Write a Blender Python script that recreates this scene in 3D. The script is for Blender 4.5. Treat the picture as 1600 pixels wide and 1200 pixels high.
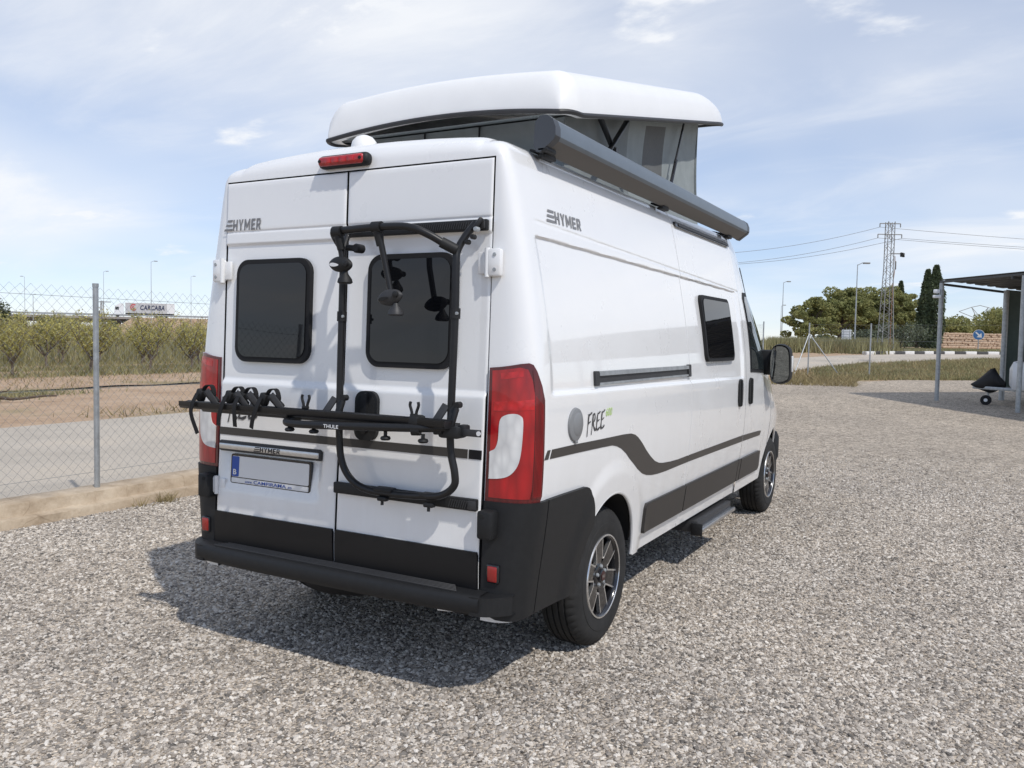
import bpy, bmesh, math, random
import numpy as np
from mathutils import Vector, Matrix
R = math.radians
rnd = random.Random(7)
nrs = np.random.RandomState(11)
for o in list(bpy.data.objects):
    bpy.data.objects.remove(o)
sc = bpy.context.scene
col = sc.collection

# ------------------------------------------------------------------ camera
CAM = (2.622, -3.0645, 1.602)
YAW, PITCH, ROLL, FPX = -28.856, -3.144, 1.053, 1312.2
def cam_axes():
    cy, sy = math.cos(R(YAW)), math.sin(R(YAW)); cp, sp = math.cos(R(PITCH)), math.sin(R(PITCH))
    f = Vector((sy*cp, cy*cp, sp)); r = Vector((cy, -sy, 0)); u = r.cross(f)
    cr, sr = math.cos(R(ROLL)), math.sin(R(ROLL))
    return cr*r+sr*u, -sr*r+cr*u, f
_r, _u, _f = cam_axes()
cd = bpy.data.cameras.new('camera')
cam = bpy.data.objects.new('camera', cd); col.objects.link(cam)
cam.matrix_world = Matrix(((_r.x, _u.x, -_f.x, CAM[0]), (_r.y, _u.y, -_f.y, CAM[1]), (_r.z, _u.z, -_f.z, CAM[2]), (0, 0, 0, 1)))
cd.sensor_width = 36.0; cd.lens = FPX/1600*36.0
cd.clip_start = .05; cd.clip_end = 9000
sc.camera = cam

# ------------------------------------------------------------------ sky and sun
SUN = Vector((.73, -.355, 1.0)).normalized()          # towards the sun
EL = math.asin(SUN.z); AZ = math.atan2(SUN.x, SUN.y)
w = bpy.data.worlds.new('World'); sc.world = w; w.use_nodes = True
nt = w.node_tree; N = nt.nodes; L = nt.links
for n in list(N): N.remove(n)
out = N.new('ShaderNodeOutputWorld'); bg = N.new('ShaderNodeBackground'); bg.inputs['Strength'].default_value = .13
sky = N.new('ShaderNodeTexSky'); sky.sky_type = 'NISHITA'; sky.sun_disc = False
sky.sun_elevation = EL; sky.sun_rotation = AZ; sky.altitude = 50; sky.air_density = .8; sky.dust_density = .0; sky.ozone_density = 4.0
tc = N.new('ShaderNodeTexCoord'); sep = N.new('ShaderNodeSeparateXYZ'); L.new(tc.outputs['Generated'], sep.inputs[0])
def wmath(op, a, b=None, c=None, clamp=False):
    m = N.new('ShaderNodeMath'); m.operation = op; m.use_clamp = clamp
    for i, v in enumerate((a, b, c)):
        if v is None: continue
        if isinstance(v, (int, float)): m.inputs[i].default_value = v
        else: L.new(v, m.inputs[i])
    return m.outputs[0]
zc = wmath('ADD', wmath('MAXIMUM', sep.outputs[2], 0.0), .16)
px_ = wmath('DIVIDE', sep.outputs[0], zc); py_ = wmath('DIVIDE', sep.outputs[1], zc)
cmb = N.new('ShaderNodeCombineXYZ'); L.new(px_, cmb.inputs[0]); L.new(py_, cmb.inputs[1])
def wnoise(scale, det, rough, off, stretch=(1, 1, 1), rot=0, dist=0.0):
    mp = N.new('ShaderNodeMapping'); mp.inputs['Location'].default_value = off; mp.inputs['Scale'].default_value = stretch
    mp.inputs['Rotation'].default_value = (0, 0, rot); L.new(cmb.outputs[0], mp.inputs[0])
    n = N.new('ShaderNodeTexNoise'); n.inputs['Scale'].default_value = scale; n.inputs['Detail'].default_value = det
    n.inputs['Roughness'].default_value = rough; n.inputs['Distortion'].default_value = dist; L.new(mp.outputs[0], n.inputs['Vector'])
    return n.outputs[0]
def wramp(v, a, b, lo=0.0, hi=1.0):
    m = N.new('ShaderNodeMapRange'); m.interpolation_type = 'SMOOTHSTEP'
    m.inputs['From Min'].default_value = a; m.inputs['From Max'].default_value = b
    m.inputs['To Min'].default_value = lo; m.inputs['To Max'].default_value = hi; L.new(v, m.inputs['Value'])
    return m.outputs[0]
veil = wramp(wnoise(.30, 4, .5, (35.055, 54.252, 0)), .39, .71)                                   # broad thin veil
wisp = wramp(wnoise(1.5, 9, .62, (25.692, 29.730, 0), (.6, 1.3, 1), .55, .5), .42, .74)             # streaked cirrus
puff = wramp(wnoise(2.2, 7, .55, (2.1, 7.7, 0), (.8, 1.0, 1), .2), .60, .72)                     # small fair-weather clouds
cl = wmath('ADD', wmath('ADD', wmath('MULTIPLY', veil, .82), .0), wmath('MULTIPLY', wisp, wmath('ADD', wmath('MULTIPLY', veil, .12), .20)))
cl = wmath('ADD', cl, wmath('MULTIPLY', puff, .6), clamp=True)
cl = wmath('MULTIPLY', cl, .93)
mix = N.new('ShaderNodeMix'); mix.data_type = 'RGBA'
gam = N.new('ShaderNodeGamma'); gam.inputs[1].default_value = .66; L.new(sky.outputs[0], gam.inputs[0])
L.new(cl, mix.inputs[0]); hsv = N.new('ShaderNodeHueSaturation'); hsv.inputs['Saturation'].default_value = 1.1; L.new(gam.outputs[0], hsv.inputs['Color'])
tint = N.new('ShaderNodeMix'); tint.data_type = 'RGBA'; tint.blend_type = 'MULTIPLY'; tint.inputs[0].default_value = 1.0; tint.inputs[7].default_value = (1.52, 1.53, 1.68, 1); L.new(hsv.outputs[0], tint.inputs[6]); L.new(tint.outputs[2], mix.inputs[6]); mix.inputs[7].default_value = (6.15, 6.28, 6.5, 1)
L.new(mix.outputs[2], bg.inputs['Color']); L.new(bg.outputs[0], out.inputs['Surface'])
sl = bpy.data.lights.new('sun', 'SUN'); so = bpy.data.objects.new('sun', sl); col.objects.link(so)
sl.energy = 2.35; sl.angle = R(1.0); sl.color = (1.0, .955, .885)
so.rotation_euler = SUN.to_track_quat('Z', 'Y').to_euler(); so.location = (20, -10, 30)
sc.view_settings.view_transform = 'Standard'; sc.view_settings.look = 'None'
sc.view_settings.exposure = 0.25; sc.view_settings.gamma = 1.0; sc.view_settings.use_curve_mapping = False
sc.render.resolution_x = 1024; sc.render.resolution_y = 768

# ------------------------------------------------------------------ materials
MATS = {}
def mat(name, c, rough=.5, metal=0.0, coat=0.0, spec=.5, var=0.0, vscale=8.0, bump=0.0, bscale=60.0, trans=0.0, c2=None, island=0.0, subs=0.0, rvar=0.0, detail=5.0):
    if name in MATS: return MATS[name]
    m = bpy.data.materials.new(name); m.use_nodes = True; MATS[name] = m
    t = m.node_tree; b = t.nodes['Principled BSDF']; lk = t.links
    b.inputs['Base Color'].default_value = (*c, 1); b.inputs['Roughness'].default_value = rough
    b.inputs['Metallic'].default_value = metal; b.inputs['Specular IOR Level'].default_value = spec
    b.inputs['Coat Weight'].default_value = coat; b.inputs['Coat Roughness'].default_value = .04
    b.inputs['Transmission Weight'].default_value = trans
    m.diffuse_color = (*c, 1)
    fac = None
    tcn = t.nodes.new('ShaderNodeTexCoord')
    if var or c2:
        n = t.nodes.new('ShaderNodeTexNoise'); n.inputs['Scale'].default_value = vscale; n.inputs['Detail'].default_value = detail; n.inputs['Roughness'].default_value = .6
        lk.new(tcn.outputs['Object'], n.inputs['Vector'])
        r = t.nodes.new('ShaderNodeValToRGB'); r.color_ramp.elements[0].position = .3; r.color_ramp.elements[1].position = .7
        a = c if c2 else tuple(max(0, x*(1-var)) for x in c); bb = c2 if c2 else tuple(min(1, x*(1+var)) for x in c)
        r.color_ramp.elements[0].color = (*a, 1); r.color_ramp.elements[1].color = (*bb, 1)
        lk.new(n.outputs[0], r.inputs[0]); fac = r.outputs[0]
        if rvar:
            mr = t.nodes.new('ShaderNodeMapRange'); mr.inputs['To Min'].default_value = rough-rvar; mr.inputs['To Max'].default_value = rough+rvar
            mr.inputs['From Min'].default_value = .3; mr.inputs['From Max'].default_value = .7
            lk.new(n.outputs[0], mr.inputs[0]); lk.new(mr.outputs[0], b.inputs['Roughness'])
    if island:
        g = t.nodes.new('ShaderNodeNewGeometry'); hs = t.nodes.new('ShaderNodeHueSaturation')
        mr = t.nodes.new('ShaderNodeMapRange'); mr.inputs['To Min'].default_value = 1-island; mr.inputs['To Max'].default_value = 1+island
        lk.new(g.outputs['Random Per Island'], mr.inputs[0]); lk.new(mr.outputs[0], hs.inputs['Value'])
        if fac: lk.new(fac, hs.inputs['Color'])
        else: hs.inputs['Color'].default_value = (*c, 1)
        fac = hs.outputs[0]
    if fac: lk.new(fac, b.inputs['Base Color'])
    if bump:
        n2 = t.nodes.new('ShaderNodeTexNoise'); n2.inputs['Scale'].default_value = bscale; n2.inputs['Detail'].default_value = 4
        lk.new(tcn.outputs['Object'], n2.inputs['Vector'])
        bp = t.nodes.new('ShaderNodeBump'); bp.inputs['Strength'].default_value = bump; bp.inputs['Distance'].default_value = .01
        lk.new(n2.outputs[0], bp.inputs['Height']); lk.new(bp.outputs[0], b.inputs['Normal'])
    if subs:
        tl = t.nodes.new('ShaderNodeBsdfTranslucent'); mx = t.nodes.new('ShaderNodeMixShader'); mx.inputs[0].default_value = subs
        if fac: lk.new(fac, tl.inputs['Color'])
        else: tl.inputs['Color'].default_value = (*c, 1)
        lk.new(b.outputs[0], mx.inputs[1]); lk.new(tl.outputs[0], mx.inputs[2]); lk.new(mx.outputs[0], t.nodes['Material Output'].inputs['Surface'])
    return m

M_PAINT = mat('white_paint', (.845, .845, .84), .30, coat=1.0, var=.012, vscale=3, rvar=.05)
def paint_film(m):
    t = m.node_tree; b = t.nodes['Principled BSDF']; lk = t.links; src = b.inputs['Base Color'].links[0].from_socket
    g = t.nodes.new('ShaderNodeNewGeometry'); s = t.nodes.new('ShaderNodeSeparateXYZ'); lk.new(g.outputs['Position'], s.inputs[0])
    mr = t.nodes.new('ShaderNodeMapRange'); mr.inputs['From Min'].default_value = .35; mr.inputs['From Max'].default_value = 1.3; mr.inputs['To Min'].default_value = .20; mr.inputs['To Max'].default_value = .0; lk.new(s.outputs[2], mr.inputs[0])
    mp = t.nodes.new('ShaderNodeMapping'); mp.inputs['Scale'].default_value = (9, 9, 1.6); lk.new(g.outputs['Position'], mp.inputs[0])
    n = t.nodes.new('ShaderNodeTexNoise'); n.inputs['Scale'].default_value = 1.0; n.inputs['Detail'].default_value = 8; n.inputs['Roughness'].default_value = .65; lk.new(mp.outputs[0], n.inputs['Vector'])
    r = t.nodes.new('ShaderNodeMapRange'); r.inputs['From Min'].default_value = .40; r.inputs['From Max'].default_value = .75; lk.new(n.outputs[0], r.inputs[0])
    mu = t.nodes.new('ShaderNodeMath'); mu.operation = 'MULTIPLY'; lk.new(mr.outputs[0], mu.inputs[0]); lk.new(r.outputs[0], mu.inputs[1])
    mx = t.nodes.new('ShaderNodeMix'); mx.data_type = 'RGBA'; lk.new(mu.outputs[0], mx.inputs[0]); lk.new(src, mx.inputs[6]); mx.inputs[7].default_value = (.46, .40, .33, 1); lk.new(mx.outputs[2], b.inputs['Base Color'])
paint_film(M_PAINT)
M_GRP = mat('white_fibreglass', (.84, .84, .83), .4, coat=.35, var=.02, vscale=5)
M_PLAST = mat('black_plastic', (.0125, .0128, .0137), .58, spec=.38, var=.15, vscale=30, bump=.08, bscale=900)
M_PLASTG = mat('grey_plastic', (.036, .036, .038), .5, spec=.4, var=.12, vscale=20, bump=.06, bscale=700)
M_BAND = mat('black_panel', (.007, .007, .008), .42, spec=.35, var=.1, vscale=6)
M_CLAD = mat('anthracite_cladding', (.032, .029, .027), .45, spec=.4, var=.08, vscale=8)
M_STRIPE = mat('anthracite_stripe', (.046, .041, .037), .4, spec=.4)
M_GREYV = mat('grey_lettering', (.20, .20, .205), .4)
M_DARKV = mat('dark_lettering', (.045, .045, .05), .4)
M_GREENV = mat('green_lettering', (.45, .66, .16), .4)
M_GLASS = mat('tinted_window', (.006, .0065, .008), .02, spec=.5, bump=.035, bscale=2.2)
M_GLASS2 = mat('cab_glass', (.02, .026, .028), .02, spec=.6)
M_RUB = mat('rubber_and_gap_black', (.011, .011, .012), .7, spec=.35)  # rubber parts; also the black put into panel gaps as shade
M_TYRE = mat('tyre_rubber', (.024, .0235, .023), .8, spec=.35, var=.25, vscale=14, bump=.12, bscale=220)
M_TUBE = mat('black_coated_tube', (.011, .011, .012), .40, spec=.4, var=.15, vscale=40)
M_ALU = mat('brushed_aluminium', (.62, .63, .64), .32, metal=1.0, var=.06, vscale=40)
M_SILVER = mat('machined_silver', (.72, .72, .72), .25, metal=.9)
M_GLOSSB = mat('gloss_black', (.012, .012, .014), .18, coat=.4)
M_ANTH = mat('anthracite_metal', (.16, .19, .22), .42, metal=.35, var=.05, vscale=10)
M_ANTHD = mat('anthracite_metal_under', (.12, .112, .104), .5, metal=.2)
M_CANVAS = mat('canvas_shade_tone', (.19, .21, .215), .9, var=.1, vscale=9, bump=.3, bscale=12)  # tent canvas with the shade under the shell put into its colour
M_CANVASL = mat('canvas_lit_tone', (.265, .295, .30), .9, var=.08, vscale=9, bump=.3, bscale=12)  # the same canvas in its sunlit tone, brightness put into the colour
M_CANVASD = mat('mesh_canvas', (.125, .13, .13), .9, var=.08, vscale=60)
M_GALV = mat('galvanised_steel', (.40, .42, .43), .45, metal=.55, var=.18, vscale=16)
M_DARK = mat('dark_underside', (.012, .012, .012), .9)
M_WHITEP = mat('white_plate', (.74, .74, .74), .4)
M_BLUE = mat('blue_band', (.012, .07, .36), .4)
M_RED = mat('red_reflector', (.30, .012, .01), .25, coat=.5)
M_PRINT = mat('black_print', (.012, .012, .015), .5)

def lens_mat(name, c, cd, scale, rough=.08):
    m = bpy.data.materials.new(name); m.use_nodes = True; t = m.node_tree; b = t.nodes['Principled BSDF']; lk = t.links
    tcn = t.nodes.new('ShaderNodeTexCoord'); mp = t.nodes.new('ShaderNodeMapping'); mp.inputs['Scale'].default_value = scale
    lk.new(tcn.outputs['Object'], mp.inputs[0])
    v = t.nodes.new('ShaderNodeTexVoronoi'); v.inputs['Scale'].default_value = 1.0; lk.new(mp.outputs[0], v.inputs['Vector'])
    r = t.nodes.new('ShaderNodeValToRGB'); r.color_ramp.elements[0].color = (*c, 1); r.color_ramp.elements[1].color = (*cd, 1)
    lk.new(v.outputs['Distance'], r.inputs[0]); lk.new(r.outputs[0], b.inputs['Base Color'])
    b.inputs['Roughness'].default_value = .3; b.inputs['Coat Weight'].default_value = .6; b.inputs['Coat Roughness'].default_value = rough*.3
    bp = t.nodes.new('ShaderNodeBump'); bp.inputs['Strength'].default_value = .25; bp.inputs['Distance'].default_value = .006
    lk.new(v.outputs['Distance'], bp.inputs['Height']); lk.new(bp.outputs[0], b.inputs['Normal'])
    return m
M_LRED = lens_mat('red_lens', (.50, .007, .010), (.22, .003, .005), (26, 26, 8))
M_LREDB = lens_mat('bright_red_lens', (.62, .010, .014), (.36, .004, .007), (40, 40, 30))
M_LDRED = lens_mat('dark_red_lens', (.13, .003, .005), (.06, .0015, .003), (60, 60, 6))
M_LCLR = lens_mat('clear_lens', (.82, .82, .80), (.55, .55, .55), (30, 30, 14))

# ------------------------------------------------------------------ mesh helpers
def cr_spline(P, n=8, closed=False):
    P = [Vector(p) for p in P]; out = []; k = len(P)
    for i in range(k if closed else k-1):
        if closed: a, b, c, d = P[(i-1) % k], P[i], P[(i+1) % k], P[(i+2) % k]
        else: a, b, c, d = P[max(i-1, 0)], P[i], P[i+1], P[min(i+2, k-1)]
        for j in range(n):
            t = j/n
            out.append(.5*((2*b)+(c-a)*t+(2*a-5*b+4*c-d)*t*t+(3*b-a-3*c+d)*t**3))
    if not closed: out.append(P[-1])
    return out
def rrect(x0, x1, z0, z1, r, n=6):
    o = []
    for cx, cz, a0 in ((x1-r, z0+r, -90), (x1-r, z1-r, 0), (x0+r, z1-r, 90), (x0+r, z0+r, 180)):
        for i in range(n+1):
            a = R(a0+90*i/n); o.append((cx+r*math.cos(a), cz+r*math.sin(a)))
    return o
_bevcache = {}
class MB:
    def __init__(s): s.v = []; s.f = []; s.m = []; s.s = []
    def add(s, vs, fs, m=0, smooth=True):
        k = len(s.v); s.v += [tuple(q) for q in vs]
        for q in fs: s.f.append(tuple(i+k for i in q)); s.m.append(m); s.s.append(smooth)
    def box(s, c, d, bev=0.0, m=0, rot=None, seg=2):
        key = (round(d[0], 5), round(d[1], 5), round(d[2], 5), bev, seg)
        if key not in _bevcache:
            bm = bmesh.new(); bmesh.ops.create_cube(bm, size=1)
            for q in bm.verts: q.co = Vector((q.co.x*d[0], q.co.y*d[1], q.co.z*d[2]))
            if bev > 0: bmesh.ops.bevel(bm, geom=bm.edges[:], offset=min(bev, .49*min(d)), segments=seg, affect='EDGES', profile=.5)
            bm.verts.index_update()
            _bevcache[key] = ([q.co.copy() for q in bm.verts], [[q.index for q in f.verts] for f in bm.faces]); bm.free()
        V, F = _bevcache[key]
        M = rot if rot is not None else Matrix.Identity(3)
        s.add([M @ q+Vector(c) for q in V], F, m, bev > 0); return s
    def bar(s, a, b, wd, ht, bev=0.0, m=0, up=(0, 0, 1)):
        a, b = Vector(a), Vector(b); d = (b-a); x = d.normalized(); u = Vector(up)
        y = u.cross(x)
        if y.length < 1e-4: y = Vector((0, 1, 0)).cross(x)
        y.normalize(); z = x.cross(y)
        return s.box((a+b)/2, (d.length, wd, ht), bev, m, Matrix((x, y, z)).transposed())
    def tube(s, P, r, seg=10, m=0, cap=True, closed=False, smooth=True):
        P = [Vector(p) for p in P]; n = len(P); rr = r if isinstance(r, (list, tuple)) else [r]*n
        T = []
        for i in range(n):
            if closed: t = P[(i+1) % n]-P[i-1]
            else: t = P[min(i+1, n-1)]-P[max(i-1, 0)]
            T.append(t.normalized() if t.length > 1e-9 else Vector((0, 0, 1)))
        up = Vector((0, 0, 1)) if abs(T[0].z) < .9 else Vector((1, 0, 0))
        nrm = (up-T[0]*up.dot(T[0])).normalized(); vs = []
        for i in range(n):
            nrm = (nrm-T[i]*nrm.dot(T[i])); nrm = nrm.normalized() if nrm.length > 1e-6 else Vector((1, 0, 0))
            b = T[i].cross(nrm)
            for k in range(seg):
                a = 2*math.pi*k/seg; vs.append(P[i]+(nrm*math.cos(a)+b*math.sin(a))*rr[i])
        fs = []
        for i in range(n if closed else n-1):
            for k in range(seg):
                j = (i+1) % n; fs.append((i*seg+k, i*seg+(k+1) % seg, j*seg+(k+1) % seg, j*seg+k))
        if cap and not closed:
            fs.append(tuple(range(seg))[::-1]); fs.append(tuple((n-1)*seg+k for k in range(seg)))
        s.add(vs, fs, m, smooth); return s
    def lathe(s, prof, c=(0, 0, 0), axis='x', seg=48, m=0, smooth=True, mod=None):
        vs = []; fs = []; n = len(prof); c = Vector(c)
        for k in range(seg):
            a = 2*math.pi*k/seg; ca, sa = math.cos(a), math.sin(a)
            for i, (r, h) in enumerate(prof):
                if mod: r = mod(i, k, r)
                if axis == 'x': q = Vector((h, r*ca, r*sa))
                elif axis == 'y': q = Vector((r*sa, h, r*ca))
                else: q = Vector((r*ca, r*sa, h))
                vs.append(c+q)
        for k in range(seg):
            k2 = (k+1) % seg
            for i in range(n-1): fs.append((k*n+i, k2*n+i, k2*n+i+1, k*n+i+1))
        s.add(vs, fs, m, smooth); return s
    def prism(s, poly, fa, fb, m=0, smooth=False, mside=None):
        n = len(poly); A = [fa(*q) for q in poly]; B = [fb(*q) for q in poly]
        s.add(A+B, [tuple(range(n))], m, smooth); k = len(s.v)-2*n
        s.f.append(tuple(k+n+i for i in reversed(range(n)))); s.m.append(m); s.s.append(smooth)
        for i in range(n):
            j = (i+1) % n; s.f.append((k+i, k+n+i, k+n+j, k+j)); s.m.append(m if mside is None else mside); s.s.append(smooth)
        return s
    def build(s, name, mats, parent=None, sharp=38, weld=False, kind=None, label=None):
        me = bpy.data.meshes.new(name); me.from_pydata(s.v, [], s.f)
        for mm in (mats if isinstance(mats, (list, tuple)) else [mats]): me.materials.append(mm)
        me.polygons.foreach_set('material_index', s.m); me.polygons.foreach_set('use_smooth', s.s)
        if weld:
            bm = bmesh.new(); bm.from_mesh(me); bmesh.ops.remove_doubles(bm, verts=bm.verts, dist=1e-5)
            bmesh.ops.recalc_face_normals(bm, faces=bm.faces); bm.to_mesh(me); bm.free()
        me.update()
        if sharp: me.set_sharp_from_angle(angle=R(sharp))
        o = bpy.data.objects.new(name, me); col.objects.link(o)
        if parent: o.parent = parent
        if kind: o['kind'] = kind
        if label: o['label'] = label
        return o
def np_mesh(name, V, F, mats, parent=None, smooth=False, mi=None):
    V = np.asarray(V, np.float32); F = np.asarray(F, np.int32); k = F.shape[1]
    me = bpy.data.meshes.new(name); me.vertices.add(len(V)); me.vertices.foreach_set('co', V.ravel())
    me.loops.add(F.size); me.loops.foreach_set('vertex_index', F.ravel())
    me.polygons.add(len(F)); me.polygons.foreach_set('loop_start', np.arange(0, F.size, k, dtype=np.int32))
    me.polygons.foreach_set('use_smooth', np.full(len(F), smooth))
    if mi is not None: me.polygons.foreach_set('material_index', np.asarray(mi, np.int32))
    me.update(calc_edges=True)
    for mm in (mats if isinstance(mats, (list, tuple)) else [mats]): me.materials.append(mm)
    o = bpy.data.objects.new(name, me); col.objects.link(o)
    if parent: o.parent = parent
    return o
def thing(name, label, cat, loc=(0, 0, 0), rotz=0.0, group=None):
    o = bpy.data.objects.new(name, None); col.objects.link(o); o.empty_display_size = .2
    o.location = loc; o.rotation_euler = (0, 0, rotz); return tag(o, label, cat, group)
def tag(o, label=None, cat=None, group=None, kind=None):
    if label: o['label'] = label
    if cat: o['category'] = cat
    if group: o['group'] = group
    if kind: o['kind'] = kind
    return o
def copy_tree(o, parent=None):
    c = o.copy(); col.objects.link(c); c.parent = parent
    for ch in list(o.children): copy_tree(ch, c)
    return c
def clip(poly, ax, val, keep_ge):
    o = []; n = len(poly)
    for i in range(n):
        a, b = poly[i], poly[(i+1) % n]; da = (a[ax]-val)*(1 if keep_ge else -1); db = (b[ax]-val)*(1 if keep_ge else -1)
        if da >= 0: o.append(a)
        if (da > 0 and db < 0) or (da < 0 and db > 0):
            t = da/(da-db); o.append((a[0]+(b[0]-a[0])*t, a[1]+(b[1]-a[1])*t))
    return o
def patch(mb, poly, fn, off=.003, base=-.004, cell=.06, m=0, mrim=None, smooth=True):
    """lay a flat outline (s, z) on a curved surface fn(s, z, offset), with a rim down to the surface"""
    s0, s1 = min(q[0] for q in poly), max(q[0] for q in poly); z0, z1 = min(q[1] for q in poly), max(q[1] for q in poly)
    ns = max(1, math.ceil((s1-s0)/cell)); nz = max(1, math.ceil((z1-z0)/cell)); key = {}; V = []; F = []
    def vid(q):
        k = (round(q[0], 5), round(q[1], 5))
        if k not in key: key[k] = len(V); V.append(fn(q[0], q[1], off))
        return key[k]
    for i in range(ns):
        a = clip(clip(poly, 0, s0+(s1-s0)*i/ns, True), 0, s0+(s1-s0)*(i+1)/ns, False)
        if len(a) < 3: continue
        for j in range(nz):
            b = clip(clip(a, 1, z0+(z1-z0)*j/nz, True), 1, z0+(z1-z0)*(j+1)/nz, False)
            ids = []
            for q in b:
                k = vid(q)
                if not ids or ids[-1] != k: ids.append(k)
            if len(ids) > 1 and ids[0] == ids[-1]: ids.pop()
            if len(set(ids)) >= 3 and len(set(ids)) == len(ids): F.append(ids)
    mb.add(V, F, m, smooth)
    rv = []; rf = []; n = len(poly)
    for i in range(n):
        a, b = poly[i], poly[(i+1) % n]; d = math.hypot(b[0]-a[0], b[1]-a[1]); k = max(1, math.ceil(d/cell))
        for j in range(k):
            t0, t1 = j/k, (j+1)/k
            p = (a[0]+(b[0]-a[0])*t0, a[1]+(b[1]-a[1])*t0); q = (a[0]+(b[0]-a[0])*t1, a[1]+(b[1]-a[1])*t1)
            c = len(rv); rv += [fn(*p, off), fn(*q, off), fn(*q, base), fn(*p, base)]; rf.append((c, c+3, c+2, c+1))
    mb.add(rv, rf, m if mrim is None else mrim, smooth)
def text_geo(txt, size=1.0, shear=0.0, bold=0.0, space=1.0):
    cu = bpy.data.curves.new('t', 'FONT'); cu.body = txt; cu.size = size; cu.shear = shear; cu.offset = bold; cu.space_character = space; cu.resolution_u = 3
    o = bpy.data.objects.new('t', cu); col.objects.link(o)
    dg = bpy.context.evaluated_depsgraph_get(); dg.update(); e = o.evaluated_get(dg); me = e.to_mesh()
    V = [(q.co.x, q.co.y) for q in me.vertices]; F = [tuple(p.vertices) for p in me.polygons]
    e.to_mesh_clear(); bpy.data.objects.remove(o); bpy.data.curves.remove(cu)
    return V, F
def lay_text(mb, txt, s0, s1, z0, z1, fn, off=.004, m=0, **kw):
    V, F = text_geo(txt, **kw); a0, a1 = min(q[0] for q in V), max(q[0] for q in V); b0, b1 = min(q[1] for q in V), max(q[1] for q in V)
    mb.add([fn(s0+(q[0]-a0)/(a1-a0)*(s1-s0), z0+(q[1]-b0)/(b1-b0)*(z1-z0), off) for q in V], F, m, False)
def smst(a, b, x):
    t = np.clip((x-a)/(b-a), 0, 1); return t*t*(3-2*t)
def gz(x, y):
    """height of the ground: flat yard, rising gently beyond it to the north"""
    s = smst(-30, -10, np.asarray(x, float)); t = np.clip(np.asarray(y, float)-15, 0, None)
    h = .034*t*t/(t+4); h = np.where(h < .9, h, .9+.25*(1-np.exp(-np.clip(h-.9, 0, None)/.25)))
    return s*h
def gzf(x, y): return float(gz(x, y))
# ================================================================== ground, road, gravel yard
def tex_mat(name):
    m = bpy.data.materials.new(name); m.use_nodes = True; t = m.node_tree; b = t.nodes['Principled BSDF']
    b.inputs['Roughness'].default_value = .95; b.inputs['Specular IOR Level'].default_value = .15
    g = t.nodes.new('ShaderNodeNewGeometry'); return m, t, b, g.outputs['Position']
def tnoise(t, pos, scale, det=6, rough=.6, stretch=None):
    if stretch:
        mp = t.nodes.new('ShaderNodeMapping'); mp.inputs['Scale'].default_value = stretch; t.links.new(pos, mp.inputs[0]); pos = mp.outputs[0]
    n = t.nodes.new('ShaderNodeTexNoise'); n.inputs['Scale'].default_value = scale; n.inputs['Detail'].default_value = det; n.inputs['Roughness'].default_value = rough
    t.links.new(pos, n.inputs['Vector']); return n.outputs[0]
def tramp(t, v, stops):
    r = t.nodes.new('ShaderNodeValToRGB'); e = r.color_ramp.elements
    while len(e) < len(stops): e.new(.5)
    for q, (p, c) in zip(e, stops): q.position = p; q.color = (*c, 1)
    t.links.new(v, r.inputs[0]); return r.outputs[0]
def tmix(t, f, a, b, mode='MIX'):
    m = t.nodes.new('ShaderNodeMix'); m.data_type = 'RGBA'; m.blend_type = mode
    for i, v in ((0, f), (6, a), (7, b)):
        if isinstance(v, (int, float)): m.inputs[i].default_value = v
        elif isinstance(v, tuple): m.inputs[i].default_value = (*v, 1)
        else: t.links.new(v, m.inputs[i])
    return m.outputs[2]
def tbump(t, b, h, strength, dist):
    n = t.nodes.new('ShaderNodeBump'); n.inputs['Strength'].default_value = strength; n.inputs['Distance'].default_value = dist
    t.links.new(h, n.inputs['Height']); t.links.new(n.outputs[0], b.inputs['Normal'])
# sandy soil with dry grass
M_SOIL, t, b, pos = tex_mat('sandy_soil')
sand = tramp(t, tnoise(t, pos, .8), [(.3, (.40, .275, .18)), (.55, (.49, .355, .245)), (.75, (.53, .41, .295))])
fine = tramp(t, tnoise(t, pos, 14), [(.3, (.75, .75, .75)), (.7, (1.1, 1.1, 1.1))])
sand = tmix(t, 1.0, sand, fine, 'MULTIPLY')
grass = tramp(t, tnoise(t, pos, 3.0), [(.3, (.17, .165, .075)), (.6, (.25, .22, .115)), (.8, (.33, .27, .15))])
f = tramp(t, tnoise(t, pos, .22, 8, .62), [(.56, (0, 0, 0)), (.70, (.9, .9, .9))])
t.links.new(tmix(t, f, sand, grass), b.inputs['Base Color']); tbump(t, b, tnoise(t, pos, 9), .6, .04)
# worn pale asphalt of the side road
M_ROAD, t, b, pos = tex_mat('pale_asphalt')
c = tramp(t, tnoise(t, pos, .5, 7, .6), [(.3, (.42, .375, .315)), (.5, (.50, .445, .375)), (.72, (.56, .485, .39))])
c = tmix(t, 1.0, c, tramp(t, tnoise(t, pos, 60, 3), [(.3, (.82, .82, .82)), (.7, (1.1, 1.1, 1.1))]), 'MULTIPLY')
pt = tramp(t, tnoise(t, pos, .35, 4, .5, (1.0, .45, 1)), [(.66, (0, 0, 0)), (.70, (1, 1, 1))])
c = tmix(t, pt, c, (.27, .25, .235)); t.links.new(c, b.inputs['Base Color']); tbump(t, b, tnoise(t, pos, 90), .4, .008)
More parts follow.
